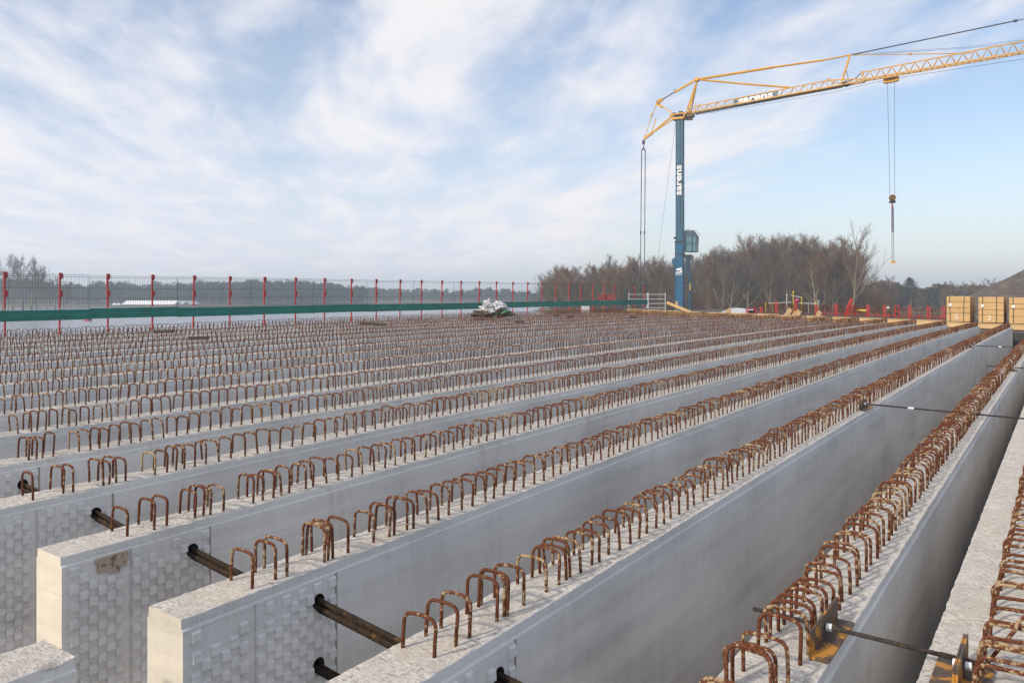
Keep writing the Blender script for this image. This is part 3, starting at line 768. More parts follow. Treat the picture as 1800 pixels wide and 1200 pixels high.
for x, top, lab in ((1470, .74, 'red post pair left of the yellow bar'), (1502, .76, 'red post pair at the left end of the yellow bar'), (1525.5, .76, 'red post pair at the right end of the yellow bar'),
               (1555, .76, 'red post pair just left of the worker with a white helmet'), (1599, .78, 'red post pair right of the red frame'), (1632, .78, 'red post pair second from the board stack marked 5'),
               (1658.5, .80, 'red post pair right beside the board stack marked 5'), (1435.5, .62, 'red post pair beside the rightmost leaning board'), (1338, .40, 'short red post pair right of the white sheeting'),
               (1365, .80, 'tall red post pair farther left among the scaffold tubes'), (1399, .85, 'tall red post pair with a pink bag on top')):
    d = 54.2; v = at_d(x, d); r = empty('shutter_post', BR(d, v), BROT)
    for s_ in (-.055, .055):
        mb = MB(); mb.bar(BR(d, v + s_, -.05), BR(d, v + s_, top), .055, .06, up=tuple(U)); mb.build('channel', M_RED, r)
    mb = MB(); mb.bar(BR(d, v - .08, .12), BR(d, v + .08, .12), .04); mb.bar(BR(d, v - .08, top * .75), BR(d, v + .08, top * .75), .04); mb.build('tie_plate', M_RED, r)
    tag(r, lab, 'post', RP)
mb = MB(); q = BR(54.1, at_d(1402, 54.2) , .9); 
bm = bmesh.new(); bmesh.ops.create_icosphere(bm, subdivisions=3, radius=.13)
for v in bm.verts: v.co += v.co.normalized() * .05 * noise.noise(v.co * 9); v.co.z *= .8
bvs = [q + v.co for v in bm.verts]; bfs = [tuple(v.index for v in f.verts) for f in bm.faces]; bm.free()
tag(mesh_obj('bag', bvs, bfs, M_PINK, smooth=True), 'pink bag caught on top of the tall red post pair', 'bag')
# low red rails
for (xa, xb, lab) in ((1440, 1552, 'low red rail left of the worker'), (1554, 1662, 'low red rail right of the worker')):
    mb = MB()
    for h in (.06, .16): mb.bar(BR(54.0, at_d(xa, 54), h), BR(54.0, at_d(xb, 54), h), .015)
    for k in range(6):
        v = at_d(xa, 54) + (at_d(xb, 54) - at_d(xa, 54)) * (k + .5) / 6; mb.bar(BR(54.0, v, -.02), BR(54, v, .24), .04)
    o = mb.build('guard_rail', M_RED); tag(o, lab, 'rail', 'low red rails in front of the rebar cage')
mb = MB(); mb.bar(BR(54.4, at_d(1504, 54.4), .38), BR(54.4, at_d(1524, 54.4), .38), .09); tag(mb.build('yellow_bar', M_YBAR), 'yellow bar between two red post pairs', 'bar')
r = empty('red_gate', BR(53.8, at_d(1577, 53.8)), BROT)
va, vb = at_d(1573.5, 53.8), at_d(1580.5, 53.8); mb = MB()
for v in (va, vb): mb.bar(BR(53.8, v, -.05), BR(53.8, v, .76), .05)
for h in (.02, .36, .74): mb.bar(BR(53.8, va, h), BR(53.8, vb, h), .05)
mb.build('frame', M_RED, r); mb = MB(); mb.bar(BR(53.85, (va + vb) / 2, .06), BR(53.85, (va + vb) / 2, .68), .16, .04, up=tuple(U)); mb.build('panel', M_DARK, r)
tag(r, 'small upright red frame right of the worker with a white helmet', 'frame')
# slanting red prop
r = empty('red_prop', BR(53.6, at_d(1494, 53.6)), BROT); mb = MB(); q = lambda x, h: BR(53.6, at_d(x, 53.6), h)
mb.bar(q(1487, .0), q(1490, .55), .09); mb.bar(q(1490, .55), q(1497, 1.10), .13); mb.build('arm', M_RED, r)
mb = MB(); mb.bar(q(1494, .05), q(1495.5, .8), .08); mb.bar(q(1495.5, .8), q(1497, 1.14), .10); mb.bar(q(1494.5, 1.0), q(1498.5, .98), .06); mb.build('leg', M_RED, r)
tag(r, 'bright red forked prop standing before the tall bare tree', 'prop')
# scaffold tubes behind
for x, top, m, lab in ((1355.5, .75, M_WEAR, None), (1394.5, 1.45, M_YBAR, 'tallest yellow topped scaffold tube left of the pink bag'), (1409, 1.05, M_YBAR, 'yellow scaffold tube right of the pink bag'),
                       (1383, 1.25, M_GALV, 'grey scaffold tube left of the tallest yellow one'), (1346, .6, M_YBAR, 'short yellow scaffold tube right of the white sheeting'),
                       (1358, .6, M_YBAR, 'short yellow scaffold tube left of the tall red post pair'), (1421, .7, M_GALV, 'short grey scaffold tube right of the pink bag'),
                       (1434.5, .75, M_YBAR, 'scaffold tube with a yellow cap behind the rightmost leaning board'), (1438.5, .85, M_GALV, 'thin grey scaffold tube by the rightmost leaning board')):
    if lab is None: continue
    d = 56.5; v = at_d(x, d); mb = MB(); mb.tube([BR(d, v, 0), BR(d, v, top)], .028, 8); mb.box(BR(d, v, top), .09, .09, .08)
    tag(mb.build('scaffold_tube', m), lab, 'scaffold tube', 'upright scaffold tubes on the next span')
for xa, xb, ha, hb, lab in ((1350, 1392, .60, .72, 'low slanting scaffold rail left of the pink bag'), (1390, 1410, 1.2, 1.05, 'short high scaffold rail between two yellow tubes'), (1404, 1440, .68, .66, 'low scaffold rail right of the pink bag')):
    mb = MB(); mb.tube([BR(56.6, at_d(xa, 56.6), ha), BR(56.6, at_d(xb, 56.6), hb)], .022, 6); tag(mb.build('scaffold_rail', M_GALV), lab, 'scaffold rail', 'scaffold rails on the next span')

# ------------------------------------------------------------------ leaning boards, timber cross, white sheeting
LB = 'boards leaning at the far end of the deck'
for x, y0, y1, tilt, lab in ((1381, 556, 543, 9, 'leaning pale board left of the pink bag'), (1394, 556, 549, 6, 'short stubby pale board just below the pink bag'), (1401, 555, 546, 4, 'pale board leaning right under the pink bag'), (1437, 556, 547.5, 5, 'rightmost leaning pale board'), (1277, 551, 543.5, 7, 'leaning pale board in front of the white sheeting')):
    z = 46.5; a = P(x, y0, z); b = P(x + tilt, y1, z + .25); mb = MB(); mb.bar(a, b, .24, .045, up=(0, -1, 0))
    tag(mb.build('leaning_board', M_WOOD), lab, 'board', LB)
r = empty('timber_cross', P(1190, 549, 51)); mb = MB(); mb.bar(P(1172, 531.5, 51), P(1214, 548.5, 50.6), .07, .17); mb.build('raking_plank', M_WOOD, r)
mb = MB(); mb.bar(P(1189.3, 549, 51.2), P(1189.3, 529.5, 51.2), .14, .05, up=(0, -1, 0)); mb.build('upright_post', M_WOOD, r)
tag(r, 'slanting plank nailed to an upright timber at the foot of the crane mast', 'timber brace')
mb = MB(); a, b = P(1163, 548.3, 50.5), P(1300, 552.5, 49.0); mb.bar(a, b, .5, .06); tag(mb.build('long_plank', M_WOOD), 'long pale plank lying below the slanting brace', 'plank')
mb = MB(); z = 50
pk = [P(1261, 551.5, z), P(1284, 541.5, z + 2.0), P(1326, 541.8, z + 2.0), P(1318, 552.5, z)]
nx_, ny_ = 12, 6; gv = []
for j in range(ny_ + 1):
    for i in range(nx_ + 1):
        a = pk[0].lerp(pk[3], i / nx_); b = pk[1].lerp(pk[2], i / nx_); q = a.lerp(b, j / ny_); q.z += .05 * noise.noise(Vector((i * .7, j * .9, 2))); gv.append(q)
nv = len(gv); gv += [q - Vector((0, 0, .03)) for q in gv]; gf = []
for j in range(ny_):
    for i in range(nx_):
        a = j * (nx_ + 1) + i; gf.append((a, a + 1, a + nx_ + 2, a + nx_ + 1)); gf.append((nv + a, nv + a + nx_ + 1, nv + a + nx_ + 2, nv + a + 1))
tag(mesh_obj('white_sheet', gv, gf, M_SHEET), 'sloping white sheet laid over material right of the crane', 'sheet')
mb = MB(); a = P(1315, 552, 57); mb.box(P(1320, 548, 57), .46, .4, .30); mb2 = mb
r = empty('red_crate', P(1320, 552, 50)); mb = MB()
for sx_ in (-.24, .24):
    for sy_ in (-.2, .2): mb.bar(P(1320, 552, 50) + Vector((sx_, sy_, 0)), P(1320, 543.5, 50) + Vector((sx_, sy_, 0)), .05)
for zz_ in (.03, .33):
    for sy_ in (-.2, .2): c = P(1320, 552, 50) + Vector((0, sy_, zz_)); mb.bar(c - Vector((.26, 0, 0)), c + Vector((.26, 0, 0)), .06)
mb.build('frame', M_RED, r); mb = MB(); mb.box(P(1320, 548.5, 50.1), .40, .3, .22); mb.build('contents', M_DARK, r)
tag(r, 'small red crate beside the white sheet', 'crate')
# white scaffold frames
for xa, xb, lab in ((1105.5, 1138, 'left white scaffold frame behind the last red fence posts'), (1139.5, 1169.5, 'right white scaffold frame left of the timber brace')):
    z = 56; r = empty('scaffold', P((xa + xb) / 2, 546, z)); yt = 514.5
    for x in (xa, xb): mb = MB(); mb.tube([P(x, 546, z), P(x, yt, z)], .042 if x < 1139.6 and x > 1137 else .03, 8); mb.build('upright', M_GALV, r)
    for y in (517.5, 525.8, 533.5, 541): mb = MB(); mb.tube([P(xa, y, z), P(xb, y, z)], .024, 8); mb.build('rung', M_GALV, r)
    if xa < 1110:
        mb = MB(); mb.tube([P(xb - 4, 518, z), P(xb - 10, 536, z)], .016, 6); mb.build('brace', M_GALV, r)
    tag(r, lab, 'scaffold frame', 'white scaffold frames at the deck end')
# lifting platform basket, sign
r = empty('lift_basket', P(1066, 545, 75)); z = 75; mb = MB()
for x in (1055.5, 1063, 1070, 1077.5):
    for dz in (0, 1.0): mb.bar(P(x, 530, z) + Vector((0, dz, 0)), P(x, 517.5, z) + Vector((0, dz, 0)), .06)
for y in (529, 523, 517.5):
    for dz in (0, 1.0): mb.bar(P(1055, y, z) + Vector((0, dz, 0)), P(1078, y, z) + Vector((0, dz, 0)), .07)
mb.build('cage', M_RED, r); mb = MB(); mb.box(P(1066, 530.5, z) + Vector((0, .5, 0)), 1.25, 1.05, .12); mb.build('floor', M_RED, r)
mb = MB(); mb.box(P(1064, 523, z) + Vector((0, .3, 0)), .4, .3, .4); mb.build('control_box', M_DARK, r)
mb = MB(); mb.bar(P(1060, 531, z), P(1060, 560, z + 2), .18); mb.build('lift_arm', M_YBAR, r)
tag(r, 'red lift basket seen behind the mesh fence near its right end', 'lift basket')
r = empty('notice_board', P(1029, 552, 66)); mb = MB(); mb.box(P(1029, 544, 66), .66, .04, .58); mb.build('board', M_SHEET, r)
mb = MB(); 
for x in (1023.5, 1034.5): mb.bar(P(x, 570, 66.1), P(x, 537.5, 66.1), .05)
mb.build('leg', M_GALV, r); tag(r, 'pale notice board below the green toe boards', 'sign')

# ------------------------------------------------------------------ debris bundle with crumpled plastic, loose boards
r = empty('debris_bundle', P(868, 560, 34)); z0 = 35.5
def blob(c, sx, sy, sz, amp, fr, seed, sub=4, mats=M_SHEET, name='sheeting'):
    bm = bmesh.new(); bmesh.ops.create_icosphere(bm, subdivisions=sub, radius=1)
    vs_ = []
    for v in bm.verts:
        q = v.co.copy(); n1 = noise.noise(q * fr + Vector((seed, 0, 0))); n2 = abs(noise.noise(q * fr * 2.3 + Vector((seed, 4, 0))))
        q *= 1 + amp * n1 + amp * 0.8 * (0.5 - n2); vs_.append(Vector(c) + Vector((q.x * sx, q.y * sy, max(q.z, -.7) * sz)))
    fs_ = [tuple(v.index for v in f.verts) for f in bm.faces]; bm.free(); return mesh_obj(name, vs_, fs_, mats, r)
blob(P(866, 543.5, z0), .50, .45, .20, .9, 1.9, 3); blob(P(858, 541, z0), .17, .2, .28, .9, 2.2, 8); blob(P(877, 540.5, z0), .27, .25, .19, .9, 2.4, 12)
M_STRAW = paint('dirty_matting', (0.085, 0.065, 0.045), 0.9, .4, 6)
blob(P(866, 550.5, z0), .78, .55, .17, .5, 2.2, 20, 4, M_STRAW, 'matting'); blob(P(858, 556, z0), .62, .45, .09, .5, 2.5, 23, 4, M_STRAW, 'matting')
mb = MB(); mb.tube([P(880, 551.5, z0 - .5), P(886, 549, z0 - .4), P(892.5, 545.8, z0 - .3), P(893, 549, z0 - .3)], .05, 8); mb.build('green_hose', M_MOSS, r, smooth=True)
mb = MB(); mb.bar(P(868.5, 551, z0 - .6), P(869.5, 561, z0 - .6), .05, .02); mb.bar(P(872.5, 551, z0 - .6), P(872, 560, z0 - .6), .03, .02); mb.build('band', M_MOSS, r)
tag(r, 'heap of crumpled white plastic on dirty matting at the deck edge', 'debris heap')
for (xa, ya, xb, yb, wd, lab) in ((272, 583.0, 305, 582.0, .14, 'dark weathered board on the stirrups under the fence, left of its pair'), (333, 594.5, 366, 593.5, .13, 'dark weathered board on the stirrups, nearer of the left pair'),
        (634, 568.5, 657, 568.5, .18, 'dark board left of the matting heap, resting on stirrups'), (657, 570.5, 679, 570.3, .16, 'dark board touching the one left of the debris heap'),
        (906, 565.5, 922, 565.0, .18, 'small brown board just right of the debris heap'), (972, 554.5, 985, 554.3, .2, 'dark board behind the debris heap, near the shore reeds'), (996, 556, 1009, 555.8, .2, 'dark board left of the notice board foot'),
        (1106, 557.5, 1118, 557.5, .2, 'dark board in front of the white scaffold frames')):
    # distance from the deck height under the board
    ym = (ya + yb) / 2; xm = (xa + xb) / 2
    z = 30.0
    for _ in range(40):
        k_ = (XV - xm) * CT / F * z; hh = HC - SLOPE * k_ - .20 - camber((z - ST * k_) / CT); z = F * hh / (ym - YH)
    a, b = P(xa, ya, z), P(xb, yb, z); mb = MB(); mb.bar(a, b, wd, .085); tag(mb.build('loose_board', M_WOODD), lab, 'board', 'loose dark boards lying on the stirrups')
# dark heap of steel at the fence end
for x, y, sx_, lab in ((1083, 543, 1.1, 'dark heap of steel left of the scaffold frames'), (1118, 544, .9, 'dark heap of steel under the left scaffold frame')):
    r = None; bm = bmesh.new(); bmesh.ops.create_icosphere(bm, subdivisions=3, radius=1); c = P(x, y + 2, 54)
    vs_ = [c + Vector((v.co.x * sx_ * (1 + .3 * noise.noise(v.co * 3)), v.co.y * .6, max(-.2, v.co.z * .22 * (1 + .9 * noise.noise(v.co * 4))))) for v in bm.verts]
    fs_ = [tuple(v.index for v in f.verts) for f in bm.faces]; bm.free(); tag(mesh_obj('steel_heap', vs_, fs_, M_DARK), lab, 'heap', 'dark heaps at the deck end')

# ------------------------------------------------------------------ workers
def person(x, ytop, z, label, helmet):
    base_z = CZ - (ytop - YH) * z / F - 1.80; o0 = P(x, 600, z); o0.z = base_z
    r = empty('person', o0)
    me = bpy.data.meshes.new('body'); jo = [(0, 0, .95, .15), (0, 0, 1.2, .16), (0, 0, 1.42, .15), (0, 0, 1.53, .06), (0, -.01, 1.60, .075), (0, -.01, 1.70, .095), (.19, 0, 1.43, .07), (.25, -.05, 1.15, .05), (.20, -.22, 1.05, .04), (-.19, 0, 1.43, .07), (-.25, -.03, 1.15, .05), (-.24, -.1, .92, .04),
          (.10, 0, .86, .10), (.12, -.03, .48, .075), (.13, 0, .08, .055), (.13, -.14, .04, .045), (-.10, 0, .86, .10), (-.12, .02, .48, .075), (-.14, .05, .08, .055), (-.14, -.09, .04, .045)]
    ed = [(0, 1), (1, 2), (2, 3), (3, 4), (4, 5), (2, 6), (6, 7), (7, 8), (2, 9), (9, 10), (10, 11), (0, 12), (12, 13), (13, 14), (14, 15), (0, 16), (16, 17), (17, 18), (18, 19)]
    me.from_pydata([j[:3] for j in jo], ed, []); ob = bpy.data.objects.new('body', me); COL.objects.link(ob)
    md = ob.modifiers.new('Skin', 'SKIN'); ob.modifiers.new('Sub', 'SUBSURF').levels = 1
    for i, j in enumerate(jo): me.skin_vertices[0].data[i].radius = (j[3], j[3] * .9)
    me.skin_vertices[0].data[0].use_root = True
    dg = bpy.context.evaluated_depsgraph_get(); dg.update(); m2 = bpy.data.meshes.new_from_object(ob.evaluated_get(dg)); bpy.data.objects.remove(ob)
    m2.materials.clear(); m2.materials.append(M_WEAR); m2.materials.append(M_SKIN)
    for p_ in m2.polygons: p_.use_smooth = True; p_.material_index = 1 if p_.center.z > 1.55 else 0
    b = bpy.data.objects.new('body', m2); COL.objects.link(b); b.parent = r
    bm = bmesh.new(); bmesh.ops.create_uvsphere(bm, u_segments=16, v_segments=8, radius=.135)
    vs_ = [v.co.copy() for v in bm.verts]; vs_ = [Vector((v.x, v.y * 1.1 - (.05 if v.z <= 0 and v.y < 0 else 0), max(v.z, -.01) * .95 + 1.68)) for v in vs_]
    fs_ = [tuple(v.index for v in f.verts) for f in bm.faces]; bm.free()
    h = mesh_obj('helmet', vs_, fs_, helmet, None, smooth=True); h.parent = r
    tag(r, label, 'person')
person(1561, 538.5, 56, 'worker in dark clothes and white helmet behind the red rails', M_WHITE)
person(1355.5, 540, 57, 'worker in dark blue clothes between the red post pairs, left of the pink bag', M_WEAR)

# ------------------------------------------------------------------ mobile tower crane
ZC0 = 110.0
def zc(x): return 1.0 / (1 / ZC0 + (x - 1210) / 590.0 * (1 / 92.0 - 1 / ZC0))
def C(x, y, dz=0.0): return P(x, y, zc(x) + dz)
e_dir = (C(1800, 100) - C(1210, 100)); e_dir.z = 0; e_dir.normalize(); s_dir = Vector((-e_dir.y, e_dir.x, 0))   # jib heading, away from camera
if s_dir.y < 0: s_dir = -s_dir
mast_c = P(1195.3, 545, ZC0 + .3); mast_c.z = 0.9
crane = empty('tower_crane', mast_c, 0)
tag(crane, 'tall mobile tower crane with blue mast and yellow lattice jib against the sky', 'crane')
RM = Matrix((e_dir, s_dir, Vector((0, 0, 1)))).transposed()
def mbox(mb, z0, z1, w1, w2=None, off=(0, 0)):
    w2 = w2 or w1; c = Vector((mast_c.x, mast_c.y, (z0 + z1) / 2)) + e_dir * off[0] + s_dir * off[1]; mb.box(c, w1, w2, z1 - z0, RM)
def zy(y): return CZ - (y - YH) * ZC0 / F
mb = MB(); mbox(mb, zy(425), zy(209), .86)
for o_ in ((-.44, -.44), (.44, -.44), (.44, .44), (-.44, .44)): mbox(mb, zy(425), zy(209), .07, .07, o_)
mb.build('inner_mast', M_TEAL, crane)
mb = MB(); mbox(mb, 1.6, zy(424), 1.0)
for o_ in ((-.51, -.51), (.51, -.51)): mbox(mb, 1.6, zy(424), .08, .08, o_)
mb.build('outer_mast', M_BLUE, crane)
mb = MB(); mbox(mb, zy(425.5), zy(423.5), 1.22); mbox(mb, zy(447), zy(445), 1.14); mbox(mb, zy(420), zy(416), .4, .3, (-.55, -.3)); mb.build('mast_collar', M_DARK, crane)
mb = MB(); q = Vector((mast_c.x, mast_c.y, zy(459))) - e_dir * .55; mb.tube([q - s_dir * .4, q + s_dir * .4], .5, 14); mb.build('hinge_block', M_BLUE, crane)
mb = MB(); q = Vector((mast_c.x, mast_c.y, 0)) - s_dir * .45 + e_dir * .16; mb.bar(Vector((q.x, q.y, zy(400))), Vector((q.x, q.y, zy(210))), .06, .05); mb.build('mast_rail', M_YELD, crane)
mb = MB(); mbox(mb, zy(545), zy(480), .40, .5, (1.35, .1)); mbox(mb, zy(485), zy(448), .55, .6, (1.05, .1)); mbox(mb, zy(507), zy(505), .9, .1, (.9, 0)); mbox(mb, zy(536), zy(532), .9, .5, (.8, 0)); mb.build('service_column', M_CAB, crane)
mb = MB(); q = Vector((mast_c.x, mast_c.y, 0)) + e_dir * 1.45 - s_dir * .2; mb.bar(Vector((q.x, q.y, zy(510))), Vector((q.x, q.y, zy(498))), .14, .06); mb.build('warning_plate', M_YBAR, crane)
# cab
cab = empty('cab', mast_c, 0); cab.parent = crane; cab.matrix_parent_inverse = pworld(crane).inverted(); cab.location = mast_c
zt, zb = zy(405.5), zy(443)
mb = MB(); mbox(mb, zb, zt, .5, 1.0, (.72, 0)); pf = []
cx0, cx1 = .98, 2.35
def K(a, b, z): q = Vector((mast_c.x, mast_c.y, z)) + e_dir * a + s_dir * b; return q
for s_ in (-.5, .5):
    mb.bar(K(cx1 - .02, s_, zb), K(cx1 + .06, s_, zy(416)), .09); mb.bar(K(cx0 + .85, s_, zb), K(cx0 + .85, s_, zy(416)), .07)
    mb.bar(K(cx0, s_, zb), K(cx1, s_, zb), .12); mb.bar(K(cx0, s_, zy(430)), K(cx1, s_, zy(430)), .08); mb.bar(K(cx0, s_, zy(426)), K(cx0 + .9, s_, zy(426)), .10)
mb.hexa([K(cx0, -.52, zy(416)), K(cx1 + .06, -.52, zy(416)), K(cx1 + .06, .52, zy(416)), K(cx0, .52, zy(416)), K(cx0, -.45, zt), K(cx1 - .5, -.45, zt), K(cx1 - .5, .45, zt), K(cx0, .45, zt)])
mb.box(K((cx0 + cx1) / 2, 0, zb + .02), cx1 - cx0, 1.0, .1, RM); mb.build('cab_shell', M_CAB, cab)
mb = MB(); mb.bar(K(cx1 - .45, 0, zt + .05), K(cx1 + .35, 0, zy(413)), .9, .05); mb.build('visor', M_GALV, cab)
for s_ in (-.47, .47):
    mb = MB(); mb.box(K((cx0 + cx1) / 2, s_, (zy(416) + zb) / 2), cx1 - cx0 - .06, .02, zy(416) - zb - .06, RM); mb.build('side_window', M_GLASS, cab)
mb = MB(); mb.box(K(cx1, 0, (zy(416) + zb) / 2), .02, .86, zy(416) - zb - .06, RM); mb.build('front_window', M_GLASS, cab)
mb = MB(); mb.box(K(.98, 0, zy(450)), 1.2, .7, .35, RM); mb.tube([K(1.0, -.3, zy(449)), K(1.9, -.3, zy(451)), K(1.7, .3, zy(454))], .08, 6); mb.box(K(1.5, 0, zy(455)), .4, .5, .3, RM); mb.build('cab_bracket', M_DARK, cab)
mb = MB(); mb.tube([K(1.3, -.2, zt), K(1.3, -.2, zt + .3)], .04, 6); mb.tube([K(1.0, -.2, zt), K(1.05, -.2, zt + .22)], .05, 6); mb.build('lamp', M_DARK, cab)
# base carrier, mostly hidden behind the deck
mb = MB(); mbox(mb, 1.3, 2.6, 9.0, 2.6, (-1.5, 0)); mbox(mb, .95, 1.45, .8, 8, (1, 0)); mbox(mb, .95, 1.45, .8, 8, (-5, 0)); mb.build('carrier', M_BLUE, crane)
# head frame at the mast top
mb = MB(); mbox(mb, zy(210), zy(206.5), 1.6, 1.25, (-.15, 0))
mb.bar(K(-1.3, -.5, zy(201)), K(.7, -.5, zy(200)), .16); mb.bar(K(-1.3, .5, zy(201)), K(.7, .5, zy(200)), .16); mb.bar(K(-.9, -.55, zy(208)), K(-.9, -.55, zy(201)), .12); mb.bar(K(.7, -.55, zy(208)), K(.7, -.55, zy(199)), .2)
mb.bar(K(-1.3, -.5, zy(201)), K(-.9, -.5, zy(208)), .12); mb.build('head_frame', M_YEL, crane)
mb = MB(); mbox(mb, zy(206), zy(199.5), 1.0, .8, (-.2, .1)); mbox(mb, zy(207), zy(201), 1.3, .9, (1.2, .2)); mbox(mb, zy(211.5), zy(208), .8, .5, (1.25, .2)); mbox(mb, zy(199), zy(195), .5, .4, (.1, 0)); mbox(mb, zy(199), zy(196.5), .5, .3, (-.8, 0)); mb.build('winch', M_YELD, crane)
# A frame
top = C(1225.5, 140); mb = MB()
for s_ in (-.45, .45): mb.bar(C(1207.5, 199) + s_dir * s_, top, .16); mb.bar(C(1212.5, 199) + s_dir * s_, top + Vector((0, 0, -.3)), .12)
mb.bar(C(1209, 190) - s_dir * .3, C(1209, 190) + s_dir * .3, .1); mb.tube([top - s_dir * .35, top + s_dir * .35], .28, 10); mb.build('a_frame', M_YEL, crane)
# luffing tie at the rear
p2 = C(1155, 181); mb = MB(); mid = C(1186, 162)
mb.bar(top - s_dir * .12, mid, .26); mb.box(C(1159.5, 178), .9, .5, .45, Matrix.Rotation(-rad(28), 3, 'Y')); mb.build('luffing_cylinder', M_YEL, crane)
mb = MB(); mb.bar(mid, p2, .13); mb.box(mid + Vector((0, 0, .1)), .2, .2, .4); mb.build('cylinder_rod', M_YELD, crane)
p3 = C(1132, 244.5); mtop = C(1187, 202)
mb = MB(); mb.bar(p2, mtop, .17); mb.bar(p2 + Vector((0, 0, -.2)), C(1164, 189), .3); mb.build('rear_strut', M_YEL, crane)
mb = MB(); mb.bar(p2, C(1145.5, 205), .10); mb.bar(C(1145.5, 205), p3, .08); mb.bar(C(1147, 199), C(1144.5, 206), .2); mb.build('rear_tie', M_YEL, crane)
mb = MB(); a0, a1 = C(1147, 233), C(1184, 201); b0, b1 = C(1146.5, 234.5), C(1189, 206)
mb.bar(p3, C(1147, 233.5), .32); mb.bar(a0, a1, .13); mb.bar(b0, b1, .13)
for k in (.2, .42, .62, .85): mb.bar(a0.lerp(a1, k), b0.lerp(b1, k) + s_dir * .0, .08)
for s_ in (.7,): mb.bar(a0 + s_dir * s_ * .2, a1 + s_dir * s_, .10)
mb.build('counter_beam', M_YEL, crane)
mb = MB(); mb.bar(C(1146, 232), C(1153, 208), .11); mb.build('strut', M_YEL, crane)
# rear ropes down to the carrier
mb = MB(); mb.tube([p3 - Vector((0, 0, .1)), C(1131.5, 262)], .06, 6); mb.box(C(1131.3, 250), .35, .25, .5); mb.bar(C(1127.8, 264.5), C(1131.5, 260.5), .16); mb.bar(C(1131.5, 260.5), C(1134.5, 266), .16); mb.build('rope_yoke', M_CABLE, crane)
for xa, xb in ((1127.8, 1124.8), (1134.3, 1132.0)):
    g_ = P(xb, 545, zc(xa)); g_.z = 1.5; mb = MB(); mb.tube([C(xa, 265), g_], .062, 6, r2=.05); q = C(xa - 1.5, 409); mb.box(q, .2, .2, .35); mb.build('ballast_rope', M_CABLE, crane)
g_ = P(1146, 545, zc(1150)); g_.z = 1.5; mb = MB(); mb.tube([C(1188, 212), P(1155.5, 460, zc(1155)), g_], .018, 5); mb.build('guide_rope', M_CABLE, crane)
mb = MB(); a = P(1216, 450, ZC0); b = Vector((a.x, a.y, 1.5)); mb.tube([a, b], .03, 5); mb.build('cable', M_CABLE, crane)
# lattice jib: one top chord, two bottom chords
def jib_section(xa, ya_top, ya_bot, xb, yb_top, yb_bot, name, closeL=True):
    mb = MB(); tA, tB = C(xa, ya_top), C(xb, yb_top); bA, bB = C(xa, ya_bot), C(xb, yb_bot); hw = .48
    L = (tB - tA).length; n = max(2, round(L / 1.25)); mb.bar(tA, tB, .13)
    for s_ in (-hw, hw): mb.bar(bA + s_dir * s_, bB + s_dir * s_, .13, .15)
    for k in range(n):
        t0, t1, tm = k / n, (k + 1) / n, (k + .5) / n
        for s_ in (-hw, hw):
            mb.bar(bA.lerp(bB, t0) + s_dir * s_, tA.lerp(tB, tm), .055); mb.bar(tA.lerp(tB, tm), bA.lerp(bB, t1) + s_dir * s_, .055)
        mb.bar(bA.lerp(bB, t0) - s_dir * hw, bA.lerp(bB, t0) + s_dir * hw, .05); mb.bar(bA.lerp(bB, t0) - s_dir * hw, bA.lerp(bB, t1) + s_dir * hw, .045)
    mb.build(name, M_YEL, crane); return tA, tB, bA, bB
J1 = jib_section(1222, 187.5, 197.5, 1458, 141, 155, 'inner_jib')
J2 = jib_section(1458, 141, 155, 1520, 138.5, 143.0, 'jib_joint')
J3 = jib_section(1518, 127, 141.5, 1910, 51, 73, 'outer_jib')
mb = MB(); mb.bar(C(1205, 199.5), C(1222, 197.5), .3, .3); mb.bar(C(1222, 182), C(1222, 199), .09); mb.bar(C(1222, 182), C(1233, 185), .07); mb.bar(C(1212, 196), C(1222, 188), .08); mb.build('jib_foot', M_YEL, crane)
mb = MB()
for s_ in (-.3, .3): mb.bar(C(1222, 200) + s_dir * s_, C(1480, 152.5) + s_dir * s_, .22, .12)
mb.build('cable_tray', M_YELD, crane)
mb = MB(); mb.box(C(1486, 149), .9, .9, .35); mb.tube([C(1478, 146), C(1498, 141), C(1505, 137), C(1513, 129)], .06, 6); mb.tube([C(1486, 122), C(1489, 128), C(1491, 139)], .04, 6); mb.build('hose', M_CABLE, crane)
mb = MB(); mb.bar(C(1479, 146), C(1494.5, 97), .24); mb.build('jib_strut', M_YEL, crane)
mb = MB(); mb.bar(C(1455.5, 138), C(1455.5, 144), .16); mb.bar(C(1455.5, 140), C(1470, 148), .12); mb.bar(C(1516, 126), C(1516, 133), .2); mb.bar(C(1514, 132), C(1524, 141), .1); mb.build('jib_lug', M_YEL, crane)
mb = MB(); mb.tube([C(1494.5, 97), C(1448, 106)], .10, 6); mb.tube([C(1448, 106), C(1360, 118.5)], .13, 6); mb.tube([C(1360, 118.5), top], .17, 6); mb.build('upper_tie', M_YEL, crane)
mb = MB(); mb.tube([top, C(1310, 148), C(1388, 154)], .13, 6); mb.build('lower_tie', M_YEL, crane)
mb = MB(); mb.tube([C(1495, 97), C(1785, 37)], .075, 6); mb.box(C(1785, 37), .35, .2, .25); mb.tube([C(1785, 37), C(1905, 12)], .05, 6); mb.build('outer_tie', M_CABLE, crane)
mb = MB(); mb.tube([C(1495, 97), C(1600, 95.5), C(1712, 93.5)], .055, 6)
mb.box(C(1600, 95.5), .3, .2, .2); mb.build('middle_tie', M_YEL, crane)
for ya, yb, xx in ((96, 57, 1905), (98, 66, 1905)): mb = MB(); mb.tube([C(1500, ya), C(1700, ya - 13), C(xx, yb)], .018, 4); mb.build('stay_rope', M_CABLE, crane)
mb = MB(); mb.tube([C(1215, 204), C(1460, 163.5), C(1552, 142)], .02, 4); mb.tube([C(1580, 137), C(1905, 88)], .024, 4); mb.build('trolley_rope', M_CABLE, crane)
